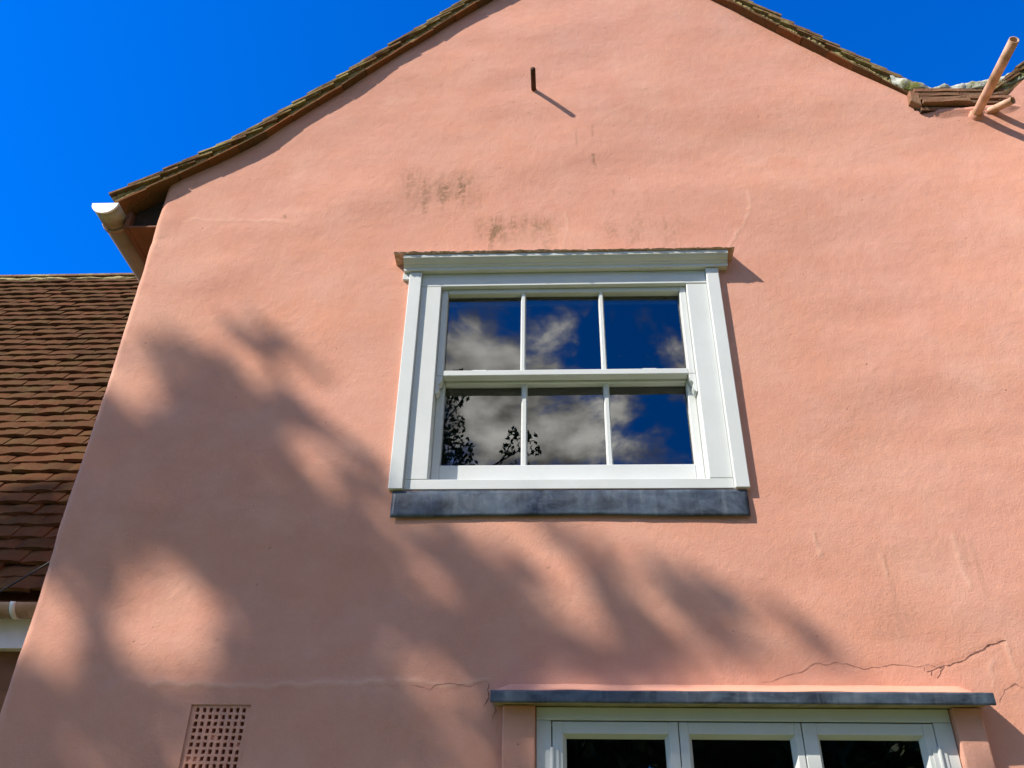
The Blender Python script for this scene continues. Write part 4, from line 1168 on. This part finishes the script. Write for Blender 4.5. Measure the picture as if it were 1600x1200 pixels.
def crown_points(centres, n, seed, fill=0.35):
    r = np.random.default_rng(seed); out = []
    vol = np.array([c[3] ** 2 for c in centres]); vol = vol / vol.sum()
    for (cx, cy, cz, rad), w in zip(centres, vol):
        m = max(12, int(n * w)); d = r.normal(size=(m, 3)); d /= np.linalg.norm(d, axis=1)[:, None]
        q = rad * (fill + (1 - fill) * r.random(m) ** 0.5)[:, None] * d; q[:, 2] *= 0.85
        out.append(np.array([cx, cy, cz]) + q)
    return np.concatenate(out)
def tree_at(name, loc, h, rad, n, size, material, seed, label, extra=(), group='trees facing the cottage'):
    rs = random.Random(seed)
    t = empty(name, loc, label, 'tree', group)
    cs = []
    for k in range(16):
        a = rs.uniform(0, 6.28); u = rs.random(); rr = rad * rs.uniform(0.2, 0.75) * math.sin(math.pi * (0.18 + 0.75 * u))
        cs.append((loc[0] + rr * math.cos(a) * 1.25, loc[1] + rr * math.sin(a), h * (0.25 + 0.66 * u), rad * rs.uniform(0.28, 0.42)))
    cs += list(extra)
    link_mesh('crown', leaf_mesh('crown', crown_points(cs, n, seed), size, material, seed + 1), None, t)
    bm = bmesh.new(); top = Vector((loc[0], loc[1], h * 0.55))
    add_tube(bm, [(loc[0], loc[1], -0.1), (loc[0] + 0.05, loc[1], h * 0.2), (loc[0] - 0.08, loc[1] + 0.05, h * 0.38), top], [h * 0.03, h * 0.022, h * 0.018, h * 0.012], 10)
    for k, c in enumerate(cs): limb(bm, (loc[0], loc[1], h * rs.uniform(0.25, 0.5)), c[:3], h * 0.0045, h * 0.001, seed * 7 + k, 5)
    obj('trunk', bm, BARK, t, True)
# the tree whose leafy edge the left panes of the sash mirror
def build_mirror_tree():
    Dm = 16.1
    ex = [(-2.0, -13, 11.9, 0.42), (-1.6, -13, 12.05, 0.22), (-2.2, -13, 11.1, 0.5), (-2.0, -13, 10.3, 0.55), (-1.7, -13, 10.0, 0.3), (-1.9, -13, 9.5, 0.45), (-1.5, -13, 9.3, 0.25), (-2.6, -13, 10.6, 0.7),
          (-2.9, -13, 11.8, 0.6), (-3.2, -13, 9.6, 1.0), (-0.62, -13, 10.75, 0.22), (-0.75, -13, 10.4, 0.17), (-0.52, -13, 10.0, 0.20), (-0.62, -13, 9.6, 0.26), (-0.9, -13, 9.35, 0.3), (-0.45, -13, 10.45, 0.12)]
    tree_at('broadleaf_tree', (-5.0, -13.0, 0), 12.5, 3.4, 26000, 0.125, LEAF2, 31, 'tall broadleaf tree mirrored at the left edge of the sash window', ex)
build_mirror_tree()
labs = ['bushy tree at the far left of the row facing the house', 'lowest tree of the row facing the house, next to the tall broadleaf tree',
        'rounded tree facing the middle of the lower window', 'bushy tree between the rounded tree and the big trees at the right of the row',
        'second tree from the right end of the row facing the house', 'largest bushy tree closing the right end of the row facing the house']
for k, (x, y, h, r) in enumerate(((-10.5, -15, 7.5, 3.0), (-1.2, -16, 5.4, 2.2), (1.6, -15.0, 6.8, 2.6), (4.6, -15.5, 6.9, 2.7), (7.8, -15, 7.4, 3.0), (11.5, -16, 8.0, 3.2))):
    tree_at('garden_tree', (x, y, 0), h, r, 12000, 0.34, LEAF2, 200 + 3 * k, labs[k])

for k, (x, y, h, r, lab) in enumerate(((8.5, -4.5, 13.0, 4.2, 'unseen tall tree added right of the lawn nearest the cottage to cut sky light'), (9.0, -11.0, 12.0, 3.8, 'unseen tall tree added behind and right of the viewer to cut sky light'),
                                       (13.5, -1.5, 12.0, 4.0, 'unseen tall tree added farthest right beside the cottage to cut sky light'))):
    tree_at('garden_tree', (x, y, 0), h, r, 5200, 0.36, LEAF1, 300 + 3 * k, lab, group='unseen trees added at the right to cut sky light')  # added out of view to block blue sky light from the wall

for k, (x, y, h, r, lab) in enumerate(((-13.5, -14.5, 14.0, 4.6, 'unseen tall tree added at the far left corner of the lawn to dim the fill light'), (-9.0, -19.0, 13.0, 3.9, 'unseen tall tree added behind the left end of the row to dim the fill light'),
                                       (7.5, -19.0, 13.5, 4.0, 'unseen tall tree added behind the right end of the row to dim the fill light'))):
    tree_at('garden_tree', (x, y, 0), h, r, 5200, 0.36, LEAF1, 400 + 3 * k, lab, group='unseen trees added at the back to dim the fill light')  # more unseen trees, added to lower the ambient light
